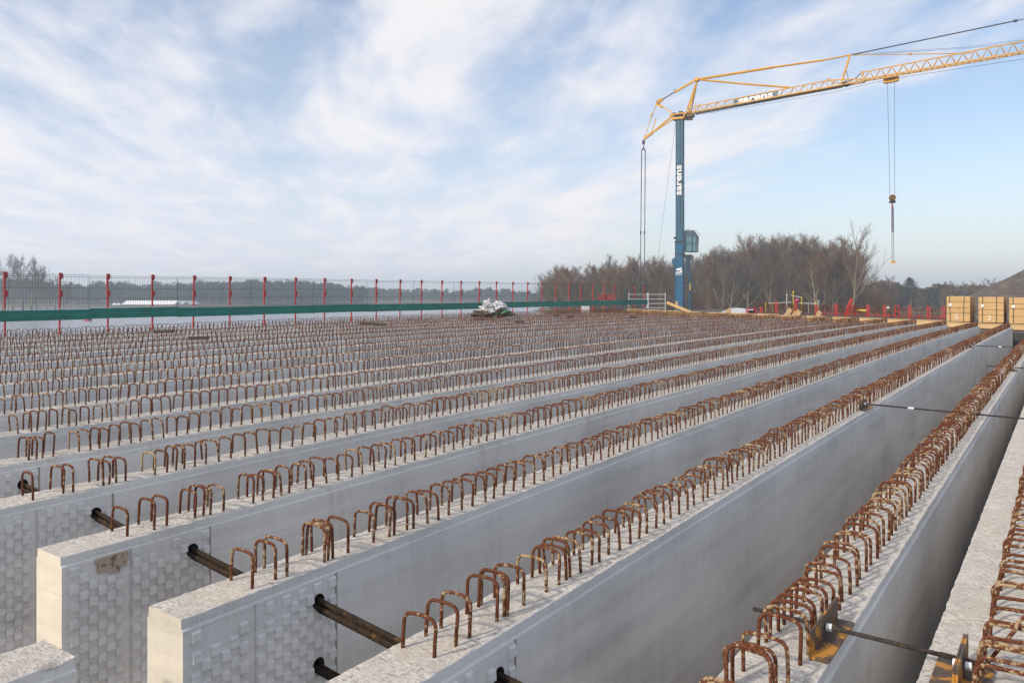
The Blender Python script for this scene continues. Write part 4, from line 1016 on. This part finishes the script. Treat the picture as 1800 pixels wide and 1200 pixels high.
# trolley
tr = C(1566, 137.5); mb = MB(); jd = (J3[1] - J3[0]).normalized(); ju = jd.cross(s_dir); ju = ju if ju.z > 0 else -ju
mb.box(tr, 1.7, 1.3, .12, Matrix((jd, s_dir, ju)).transposed()); mb.box(tr - ju * .35, 1.3, .5, .4, Matrix((jd, s_dir, ju)).transposed())
for s_ in (-.65, .65):
    q = tr - ju * .25 + jd * s_; mb.tube([q - s_dir * .3, q + s_dir * .3], .26, 10)
    mb.bar(tr + jd * s_ - s_dir * .6, tr + jd * s_ - s_dir * .6 + ju * .35, .12)
mb.build('trolley', M_YEL, crane)
for xa, xb in ((1560, 1564.4), (1572.3, 1572.4)):
    mb = MB(); mb.tube([P(xa, 146, zc(1566)), P(xb, 344, zc(1566))], .024, 5); mb.build('hoist_rope', M_CABLE, crane)
M_YELB = paint('worn_yellow', (0.30, 0.16, 0.02), .6, .5, 5)
zh = zc(1566); hk = P(1568.6, 347.5, zh)
mb = MB(); mb.tube([hk - Vector((0, .2, 0)), hk + Vector((0, .2, 0))], .36, 14); mb.build('hook_block', M_YELB, crane)
mb = MB()
for s_ in (-1, 1): 
    a = hk + Vector((-.3, -.22, .2 * s_ + .05)); mb.bar(a, a + Vector((.55, 0, -.28)), .03, .12, up=(0, 0, 1))
mb.box(hk - Vector((0, 0, .52)), .62, .42, .26); mb.build('block_guard', M_DARK, crane)
mb = MB(); mb.tube([hk - Vector((0, 0, .6)), hk - Vector((.02, 0, .85)), hk - Vector((-.12, 0, 1.02)), hk - Vector((-.02, 0, 1.12)), hk - Vector((.12, 0, 1.0))], .075, 8); mb.build('hook', M_RED, crane)
# company lettering on mast and jib
sd_ = -s_dir
text_obj('sarens', 1.25, Vector((mast_c.x, mast_c.y, zy(317))) - s_dir * .475 - e_dir * .06, (0, 0, 1), -e_dir, M_WHITE, crane, 1.28, .01, .03)
text_obj('sarens', 1.25, Vector((mast_c.x, mast_c.y, zy(317))) + e_dir * .475, (0, 0, 1), s_dir, paint('grey_blue_lettering', (0.22, 0.32, 0.42)), crane, 1.9, .01, .04)  # grey-blue lettering on the jib side of the mast
# banner on the jib
a, b = C(1290, 184.5), C(1368, 169.5); a2, b2 = C(1290, 175.5), C(1368, 159.5)
nrm = -s_dir * .30
mb = MB(); mb.face([a + nrm, b + nrm, b2 + nrm * .2, a2 + nrm * .2]); mb.face([a + nrm * .93, a2 + nrm * .13, b2 + nrm * .13, b + nrm * .93]); 
for p_, q_ in ((a, b), (b, b2), (b2, a2), (a2, a)):
    f1 = 1.0 if p_ in (a, b) else .2; f2 = 1.0 if q_ in (a, b) else .2; g1 = f1 - .07; g2 = f2 - .07
    mb.face([p_ + nrm * f1, q_ + nrm * f2, q_ + nrm * g2, p_ + nrm * g1])
mb.build('banner', M_BLUE, crane)
xa_ = (b - a).normalized(); ya_ = ((a2 + nrm * .2) - (a + nrm)).normalized(); mid_ = (a + nrm + b + nrm + b2 + nrm * .2 + a2 + nrm * .2) / 4; za_ = xa_.cross(ya_).normalized()
text_obj('sarens', 1.28, mid_ + za_ * .05, xa_, ya_, M_WHITE, crane, 1.34, .008, .045)
# emblem on the lower mast: thick S of three strokes over a small line of marks
mb = MB(); fo = Vector((mast_c.x, mast_c.y, 0)) - s_dir * .545
def E_(u_, y_): q = fo + e_dir * u_; return Vector((q.x, q.y, zy(y_)))
for pts in ([(.40, 470.2), (.40, 472.6), (-.05, 473.8), (-.36, 475.3), (-.42, 473.8), (-.30, 472.2)], [(-.42, 473.8), (-.36, 475.3), (.10, 475.6), (.36, 476.0), (.42, 474.6), (.18, 473.9), (-.05, 473.8)], [(.36, 476.0), (.42, 474.6), (.46, 477.0), (.40, 479.0), (.20, 479.6), (-.42, 479.8), (-.42, 477.9), (.05, 477.6)]):
    mb.face([E_(*p_) - s_dir * .0 for p_ in pts])
for k in range(4): mb.bar(E_(-.36 + k * .235, 481.4), E_(-.36 + k * .235, 483.0), .15, .01, up=tuple(s_dir))
mb.build('emblem', M_WHITE, crane)
# sling set hanging from the hook with a timber packer
r = empty('lifting_sling', hk - Vector((0, 0, 1.0))); mb = MB(); a = hk - Vector((0, 0, 1.05)); b = P(1569, 408, zh)
mb.bar(a + Vector((-.06, 0, 0)), b + Vector((-.07, 0, 0)), .10); mb.bar(a + Vector((.1, 0, -.1)), b + Vector((.10, 0, 0)), .10); mb.build('chain', M_PUR, r)
mb = MB(); mb.tube([b + Vector((-.07, 0, 0)), P(1568, 457, zh)], .03, 5); mb.tube([b + Vector((.10, 0, 0)), P(1571.4, 457, zh)], .03, 5); mb.build('sling_leg', M_CABLE, r)
mb = MB(); c = P(1569.7, 460, zh); mb.hexa([c + Vector(q) for q in ((-.28, -.15, -.2), (.3, -.15, -.2), (.3, .15, -.2), (-.28, .15, -.2), (-.16, -.12, .16), (.2, -.12, .16), (.2, .12, .16), (-.16, .12, .16))]); mb.build('shackle_block', M_WOOD2, r)
tag(r, 'lifting sling with two legs and a small brown block under the crane hook', 'sling')

# ------------------------------------------------------------------ buoy, far building, tents
r = empty('buoy', P(155, 564, 230)); r.location.z = 0; bx = r.location
mb = MB(); mb.tube([(bx.x, bx.y, -.3), (bx.x, bx.y, .65)], 1.15, 20, r2=1.0); mb.build('float', M_RED, r, smooth=False)
mb = MB(); mb.tube([(bx.x, bx.y, .65), (bx.x, bx.y, .72)], 1.05, 20); mb.build('deck', M_RED, r); tag(r, 'red mooring buoy floating on the lake below the fence', 'buoy')
M_BWALL = paint('boathouse_wall', (0.30, 0.26, 0.24), 0.8); M_BGAB = paint('gable_wall', (0.13, 0.17, 0.24), 0.8); M_BROOF = paint('white_roof', (0.82, 0.83, 0.85), 0.5)
hz_ = 470; r = empty('boathouse', P(275, 545, hz_)); gz = .8; r.location.z = gz
def BH(x, y, dz=0): return P(x, y, hz_ + dz)
mb = MB(); mb.hexa([Vector((*BH(216, 540).xy, gz)), Vector((*BH(306, 540).xy, gz)), Vector((*BH(306, 540, 16).xy, gz)), Vector((*BH(216, 540, 16).xy, gz)), BH(216, 535.5), BH(306, 535.5), BH(306, 535.5, 16), BH(216, 535.5, 16)]); mb.build('wall', M_BWALL, r)
mb = MB(); e0, e1 = BH(214, 535.3, -.3), BH(306, 535.3, -.3); q0, q1 = BH(222, 529, 6), BH(313, 529, 6); k0, k1 = BH(214, 535.3, 16.5), BH(306, 535.3, 16.5)
up = Vector((0, 0, .25)); mb.hexa([e0, e1, q1, q0, e0 + up, e1 + up, q1 + up, q0 + up]); mb.hexa([q0, q1, k1, k0, q0 + up, q1 + up, k1 + up, k0 + up]); mb.build('roof', M_BROOF, r)
for xc in (313.5, 327.5):
    mb = MB(); g = [Vector((*BH(xc - 7, 540).xy, gz)), Vector((*BH(xc + 7, 540).xy, gz)), BH(xc + 7, 535.5), BH(xc, 530.2), BH(xc - 7, 535.5)]
    g2 = [q + Vector((0, 14, 0)) for q in g]; mb.face(g); mb.face(g2[::-1])
    for k in range(5): mb.face([g[k], g2[k], g2[(k + 1) % 5], g[(k + 1) % 5]])
    mb.build('gable', M_BGAB, r)
    mb = MB(); 
    for sx_ in (-1, 1):
        a, b = BH(xc, 529.4, -.5), BH(xc + sx_ * 7.4, 535.6, -.5); mb.hexa([a, b, b + Vector((0, 15, 0)), a + Vector((0, 15, 0)), a + up, b + up, b + Vector((0, 15, .25)), a + Vector((0, 15, .25))])
    mb.build('roof', M_BROOF, r)
tag(r, 'long low boathouse with white roofs and two grey gables on the far shore', 'building')
for xc, lab in ((201.5, 'left small white tent beside the boathouse'), (209, 'right small white tent beside the boathouse')):
    r = empty('tent', P(xc, 540, 468)); r.location.z = gz; mb = MB(); w_ = 1.3
    c = P(xc, 535.5, 468); tp = P(xc, 532.2, 468)
    cor = [c + Vector((i * w_, j * w_, 0)) for i, j in ((-1, -1), (1, -1), (1, 1), (-1, 1))]
    for k in range(4): mb.face([cor[k], cor[(k + 1) % 4], tp])
    mb.build('canopy', M_BROOF, r); mb = MB()
    for q in cor: mb.bar(Vector((q.x, q.y, gz)), q, .15)
    mb.build('pole', M_GALV, r); tag(r, lab, 'tent', 'small tents by the boathouse')

# ------------------------------------------------------------------ trees
def rv(r, s=1.0): return Vector((r.uniform(-s, s), r.uniform(-s, s), r.uniform(-s, s)))
def bare_tree(seed, H, spread=0.32, limbs=13, sub=7, tw=9, twl=3, clear=.22, tww=.035, up=.75):
    r = random.Random(seed); T = MB(); Cn = MB()
    def blade(mb, a, b, w_):
        d = (b - a); s_ = d.cross(rv(r)).normalized() * w_ / 2; mb.face([a - s_, a + s_, b])
    def seg(mb, a, d, L, r0, r1, n, wob, lift, sides):
        pts = [a.copy()]; q = a.copy(); dd = d.copy()
        for k in range(n):
            dd = (dd + rv(r, wob) + Vector((0, 0, lift))).normalized(); q = q + dd * (L / n); pts.append(q.copy())
        mb.tube(pts, r0, sides, caps=False, r2=r1); return pts, dd
    tr_, _ = seg(T, Vector((0, 0, -.3)), Vector((r.uniform(-.08, .08), r.uniform(-.08, .08), 1)).normalized(), H * .95, H * .016, H * .002, 9, .09, .05, 6)
    def onpath(pts, t_):
        f = t_ * (len(pts) - 1); i = min(int(f), len(pts) - 2); return pts[i].lerp(pts[i + 1], f - i)
    for k in range(limbs):
        t_ = clear + (1 - clear) * (k + r.random()) / limbs * .97; a = onpath(tr_, t_); az = r.uniform(0, 6.28); el = up + r.uniform(-.2, .25) + t_ * .25
        d = Vector((math.cos(az) * math.cos(el), math.sin(az) * math.cos(el), math.sin(el))); L = H * spread * (1.15 - t_ * .75) * r.uniform(.8, 1.25)
        lp, ld = seg(T, a, d, L, H * .0065 * (1.2 - t_ * .6), H * .0012, 5, .17, .045, 4)
        for j in range(sub):
            t2 = .2 + .8 * (j + r.random()) / sub; b = onpath(lp, min(t2, .99)); d2 = (d + rv(r, .75) + Vector((0, 0, .35))).normalized(); L2 = L * .5 * (1.15 - t2 * .5) * r.uniform(.7, 1.2)
            bp, bd = seg(Cn, b, d2, L2, H * .0022, H * .0008, 3, .22, .04, 3)
            for m in range(tw):
                c = onpath(bp, min(.99, .1 + .9 * (m + r.random()) / tw)); d3 = (d2 + rv(r, .8) + Vector((0, 0, .25))).normalized(); L3 = H * .055 * r.uniform(.6, 1.5); e = c + d3 * L3; blade(Cn, c, e, tww)
                for n_ in range(twl):
                    f = c.lerp(e, r.uniform(.2, .9)); d4 = (d3 + rv(r, .8)).normalized(); blade(Cn, f, f + d4 * L3 * r.uniform(.4, .8), tww * .6)
    return T, Cn
def to_mesh(mb, name, mat):
    me = bpy.data.meshes.new(name); me.from_pydata([tuple(v) for v in mb.v], [], mb.f); me.materials.append(mat); me.update(); return me
VAR = []
for k, (H, spd, up, mat, tm, cl_) in enumerate([(12, .40, .95, M_TWIG, M_TRUNK, .2), (12, .46, .75, M_TWIG, M_TRUNK, .25), (12, .34, 1.05, M_TWIG, M_TRUNK, .15), (12, .48, .65, M_TWIGG, M_TRUNK, .28), (12, .42, .85, M_TWIGG, M_TRUNK, .2), (12, .46, .9, M_TWIG, M_TRUNK, .12)]):
    T, Cn = bare_tree(100 + k, H, spd, up=up, clear=cl_, limbs=14, sub=8, tw=10, twl=3, tww=.033); VAR.append((to_mesh(T, 'trunk', tm), to_mesh(Cn, 'crown', mat)))
T, Cn = bare_tree(778, 12, .43, up=.85, clear=.2, limbs=17, sub=7, tw=5, twl=2, tww=.018); LONE = (to_mesh(T, 'trunk', M_TRUNK), to_mesh(Cn, 'crown', M_TWIG))
def plant_tree(var, loc, H, label, group=None, name='bare_tree', rz=0, sw=1.0):
    r = empty(name, loc, rz); s_ = H / 12; 
    for nm, me in zip(('trunk', 'crown'), var):
        o = bpy.data.objects.new(nm, me); COL.objects.link(o); o.parent = r; o.scale = (s_ * sw, s_ * sw, s_)
    tag(r, label, 'tree', group); return r
rnd = random.Random(31)
# skyline of the grove in photo pixels
SK = [(945, 497), (960, 485), (985, 478), (1005, 473), (1022, 480), (1040, 476), (1060, 464), (1080, 470), (1100, 468), (1122, 458), (1150, 462), (1175, 458), (1200, 462), (1225, 455), (1250, 447), (1275, 440), (1300, 440), (1325, 428), (1350, 430), (1375, 428), (1400, 424), (1425, 422), (1450, 432), (1475, 432), (1500, 440), (1520, 470), (1560, 500)]
def sky(x):
    for (x0, y0), (x1, y1) in zip(SK, SK[1:]):
        if x0 <= x <= x1: return y0 + (y1 - y0) * (x - x0) / (x1 - x0)
    return 500
GT = 'bare trees of the grove on the right shore'
def gl(x, y):  # ground under
    return ground_h(x, y)
idx = 0
for row, (zr, dy, step) in enumerate(((188, 12, 18), (203, 5, 14), (218, 0, 13), (232, -1, 13), (246, 2, 14))):
    x = 952 + rnd.uniform(0, 12) + row * 3
    while x < 1512:
        z = zr + rnd.uniform(-6, 6) + (x - 1230) * -.02; top_y = sky(x) + dy + rnd.choice([-7, -3, 2, 6, 10]) + rnd.uniform(-3, 6)
        if row == 0 and rnd.random() < .25: x += step; continue
        X = (x - 900) * z / F; g_ = gl(X, z); H = CZ - (top_y - YH) * z / F - g_
        side = 'left of the crane mast' if x < 1180 else 'right of the crane mast' if x < 1400 else 'near the tall lone tree'
        rown = ('front', 'second', 'third', 'fourth', 'back')[row]
        plant_tree(VAR[rnd.choice([0, 1, 2, 5, 4, 3] if x > 1080 else [0, 3, 5, 1, 5])], (X, z, g_), H * 0.95, f'bare brown tree in the {rown} row of the grove {side}', GT + ' ' + rown + ' ' + side, rz=rnd.uniform(0, 6.28), sw=rnd.uniform(.95, 1.35))
        x += step * rnd.uniform(.7, 1.3)
z = 178; X = (1499 - 900) * z / F; plant_tree(LONE, (X, z, gl(X, z)), CZ + (YH - 409) * z / F - gl(X, z) + .3, 'tallest bare tree with wide open crown, at the right end of the grove', rz=.7)
z = 176; X = (1352 - 900) * z / F; plant_tree(VAR[1], (X, z, gl(X, z)), 13.5, 'pale trunked bare tree leaning left behind the pink bag', rz=2.2).rotation_euler = (0, -.16, 2.2)
z = 180; X = (1462 - 900) * z / F; plant_tree(VAR[4], (X, z, gl(X, z)), 15.5, 'dark bare tree leaning right, left of the tallest tree', rz=1.0).rotation_euler = (.1, .14, 1.0)
# undergrowth
def thicket(name, x0, x1, z0, z1, n, hmin, hmax, mat, wd=.05, seed=1, hfun=None):
    r = random.Random(seed); mb = MB()
    for _ in range(n):
        z = r.uniform(z0, z1); x = r.uniform(x0, x1); X = (x - 900) * z / F; g_ = gl(X, z)
        if g_ < .1: continue
        h = r.uniform(hmin, hmax) * (hfun(x) if hfun else 1); b = Vector((X, z, g_)); d = Vector((r.uniform(-.35, .35), r.uniform(-.35, .35), 1)).normalized(); e = b + d * h
        s_ = d.cross(rv(r)).normalized() * wd / 2; mb.face([b - s_, b + s_, e])
        for _k in range(3):
            f = b.lerp(e, r.uniform(.3, .9)); q = f + (d + rv(r, .8)).normalized() * h * .35; s2 = s_ * .7; mb.face([f - s2, f + s2, q])
    return tag(mb.build(name, mat), kind='stuff')
thicket('undergrowth', 945, 1560, 184, 250, 34000, 2.5, 8.0, M_TWIG, .055, 3, lambda x: .45 + .55 * smooth(940, 1080, x))
tag(bpy.data.objects['undergrowth'], 'dense brown undergrowth below the bare trees', 'undergrowth')
thicket('bramble', 1130, 1600, 95, 184, 16000, 1.6, 3.4, M_TWIG, .05, 14)
tag(bpy.data.objects['bramble'], 'low brown bramble in front of the grove', 'bramble')
thicket('reeds', 925, 1100, 186, 300, 9000, 1.2, 2.6, M_REED, .07, 4); tag(bpy.data.objects['reeds'], 'band of dry orange reeds along the right shore', 'reeds')
# small twiggy shrub past the deck edge at left
T, Cn = bare_tree(55, 3.0, .5, limbs=9, sub=6, tw=6, twl=2, clear=.05, tww=.012); zs = 42
q = P(74, 600, zs); hsh = CZ - (577 - YH) * zs / F
r = empty('shrub', (q.x, q.y, hsh - 3.0)); sm = T.build('stem', M_TRUNK, None); sm.parent = r; sm = Cn.build('twigs', M_TWIGG, None); sm.parent = r
r.location.z = hsh - 6.8; r.scale = (1.3, 1.3, 2.3)
tag(r, 'bare shrub top poking up beyond the deck edge at left', 'shrub')
# nearer trees at the left photo edge
rnd = random.Random(77)
LT = [(-22, 470, 300), (4, 466, 305), (22, 459, 300), (40, 460, 310), (53, 461, 300), (66, 476, 306), (84, 482, 303), (98, 489, 310), (112, 500, 315)]
for k, (x, y, z) in enumerate(LT):
    X = (x - 900) * z / F; plant_tree(VAR[(3, 4, 3, 1, 4)[k % 5]], (X, z, .3), CZ - (y - YH) * z / F - .3, 'tall grey bare tree on the left shore, behind the first fence panels', 'grey trees at the left shore', rz=rnd.uniform(0, 6.28))
# a spit of land below them
mb = MB(); ring = []
for k in range(28):
    a = 2 * math.pi * k / 28; c = Vector(((30 - 900) * 306 / F, 312)); ring.append((c.x - 22 + 44 * math.cos(a) * (1 + .15 * math.sin(3 * a)), c.y + 16 * math.sin(a)))
top_ = [Vector((x, y, .35)) for x, y in ring]; bot = [Vector((c.x - 22 + (x - c.x + 22) * 1.1, c.y + (y - c.y) * 1.15, -2)) for x, y in ring]
mb.face(top_)
for k in range(28): mb.face([bot[k], bot[(k + 1) % 28], top_[(k + 1) % 28], top_[k]])
tag(mb.build('shore_spit', M_GROUND), kind='structure')

# far woods that read as one mass
def far_wood(name, skyline, z0, z1, n, mat, seed, tw=.16, base_y=None, ev=0.0, mat2=None):
    r = random.Random(seed); mb = MB()
    xa, xb = skyline[0][0], skyline[-1][0]
    def sk(x):
        for (x0, y0), (x1, y1) in zip(skyline, skyline[1:]):
            if x0 <= x <= x1: return y0 + (y1 - y0) * (x - x0) / (x1 - x0)
        return skyline[-1][1]
    for _ in range(n):
        f = r.random(); z = z0 + (z1 - z0) * f; x = r.uniform(xa, xb); X = (x - 900) * z / F; g_ = gl(X, z)
        if g_ < 0.1: g_ = .3
        H = CZ - (sk(x) + r.choice([-3, 0, 2, 4]) + r.uniform(-1.5, 3.5) + (1 - f) * 4 - YH) * z / F - g_
        if H < 1: continue
        R = H * r.uniform(.22, .34); base = Vector((X, z, g_)); mb.cur = 0; lx, ly = r.uniform(-.06, .06), r.uniform(-.06, .06)
        mb.tube([base, base + Vector((lx * H, ly * H, H * .85))], H * .014, 3, caps=False, r2=H * .004)
        kev = r.random() < ev
        mb.cur = 1 if kev else 0
        for _k in range(150 if not kev else 110):
            u_ = r.random() ** .7; ang = r.uniform(0, 6.28); rr = R * math.sqrt(r.random()) * math.sin(math.pi * min(1, .18 + .82 * u_)) ** .6
            c = base + Vector((lx * H * u_ + math.cos(ang) * rr, ly * H * u_ + math.sin(ang) * rr, H * (.12 + .80 * u_)))
            d = Vector((math.cos(ang) * .6, math.sin(ang) * .6, r.uniform(.4, 1.3))).normalized(); L = H * r.uniform(.06, .14); s_ = d.cross(rv(r)).normalized() * (tw if not kev else tw * 4)
            mb.face([c - s_ * .5, c + s_ * .5, c + d * L])
    return tag(mb.build(name, [mat, mat2 or mat]), kind='stuff')
far_wood('far_wood', [(-80, 490), (60, 490), (100, 499), (125, 496), (150, 500), (180, 492), (205, 494), (228, 497), (250, 502), (275, 495), (300, 497), (330, 498), (350, 492), (400, 495), (450, 492), (500, 491), (550, 494), (600, 499), (640, 503)], 484, 560, 900, M_FARTWIG, 5, .34, ev=.12, mat2=M_NEEDLE)
tag(bpy.data.objects['far_wood'], 'hazy bare wood on the far shore behind the boathouse', 'wood')
far_wood('distant_wood', [(560, 502), (620, 508), (660, 506), (700, 509), (760, 510), (810, 511), (835, 508), (856, 507.5), (870, 509), (885, 508), (900, 511), (930, 513), (990, 512)], 640, 760, 900, M_FARTWIG, 6, .5, ev=.2, mat2=M_NEEDLE)
tag(bpy.data.objects['distant_wood'], 'distant blue wood beyond the lake, left of the grove', 'wood')
far_wood('eastern_wood', [(1490, 505), (1530, 496), (1560, 492), (1575, 497), (1595, 503), (1625, 505), (1650, 499), (1690, 502), (1720, 500), (1750, 497), (1790, 500), (1880, 500)], 290, 360, 520, M_TWIG, 8, .26, ev=.35, mat2=M_NEEDLE)
tag(bpy.data.objects['eastern_wood'], 'dark mixed wood behind the red posts and board stacks', 'wood')
for k, (x, y) in enumerate(((1543, 491), (1562, 491), (1655, 497), (1672, 499), (1688, 500), (1715, 500), (1741, 494), (1757, 498))):
    z = 284 + (k % 3) * 4; X = (x - 900) * z / F; plant_tree(VAR[k % 5], (X, z, gl(X, z)), CZ - (y - YH) * z / F - gl(X, z), 'bare tree rising from the dark wood behind the board stacks' if x > 1640 else 'bare tree right of the tallest tree, before the dark wood', 'bare trees by the dark wood ' + ('east' if x > 1640 else 'west'), rz=k * 1.3, sw=1.1)
# old pine with layered crown
z = 280; X = (1600 - 900) * z / F; g_ = gl(X, z); Hp = CZ - (489 - YH) * z / F - g_; r = empty('pine_tree', (X, z, g_)); rr = random.Random(3)
mb = MB(); b0 = Vector((X, z, g_)); mb.tube([b0, b0 + Vector((.4, 0, Hp * .5)), b0 + Vector((0, 0, Hp * .97))], .3, 6, r2=.08); mb.build('trunk', M_TRUNK, r)
mb = MB()
for l in range(9):
    hh = Hp * (.42 + .58 * l / 8.5); R = 3.6 * (1.1 - l / 9.5)
    for k in range(4):
        an = rr.uniform(0, 6.28); c = b0 + Vector((math.cos(an) * R * .7, math.sin(an) * R * .7, hh))
        for _ in range(130):
            q = c + Vector((rr.gauss(0, R * .38), rr.gauss(0, R * .38), rr.gauss(0, .28))); s1 = rv(rr, .28); s2 = rv(rr, .28); mb.face([q, q + s1, q + s2])
mb.build('crown', M_NEEDLE, r); tag(r, 'dark pine with flat layered crown above the red frame', 'tree')

# ------------------------------------------------------------------ haze
mh, t, b = new_mat('haze_air'); t.n.remove(b); pv = t.add('ShaderNodeVolumePrincipled'); pv.inputs['Color'].default_value = (0.80, 0.90, 1.0, 1); pv.inputs['Density'].default_value = 0.0007; pv.inputs['Anisotropy'].default_value = 0.2
t.l.new(pv.outputs[0], t.n['Material Output'].inputs['Volume'])
mb = MB(); pts = []
for z in (-4.0, 43.0):
    for x, y in ((-1850, -650), (1850, -650), (1850, 2050), (-1850, 2050)): pts.append((x, y, z))
mb.hexa(pts); tag(mb.build('haze', mh), kind='stuff')
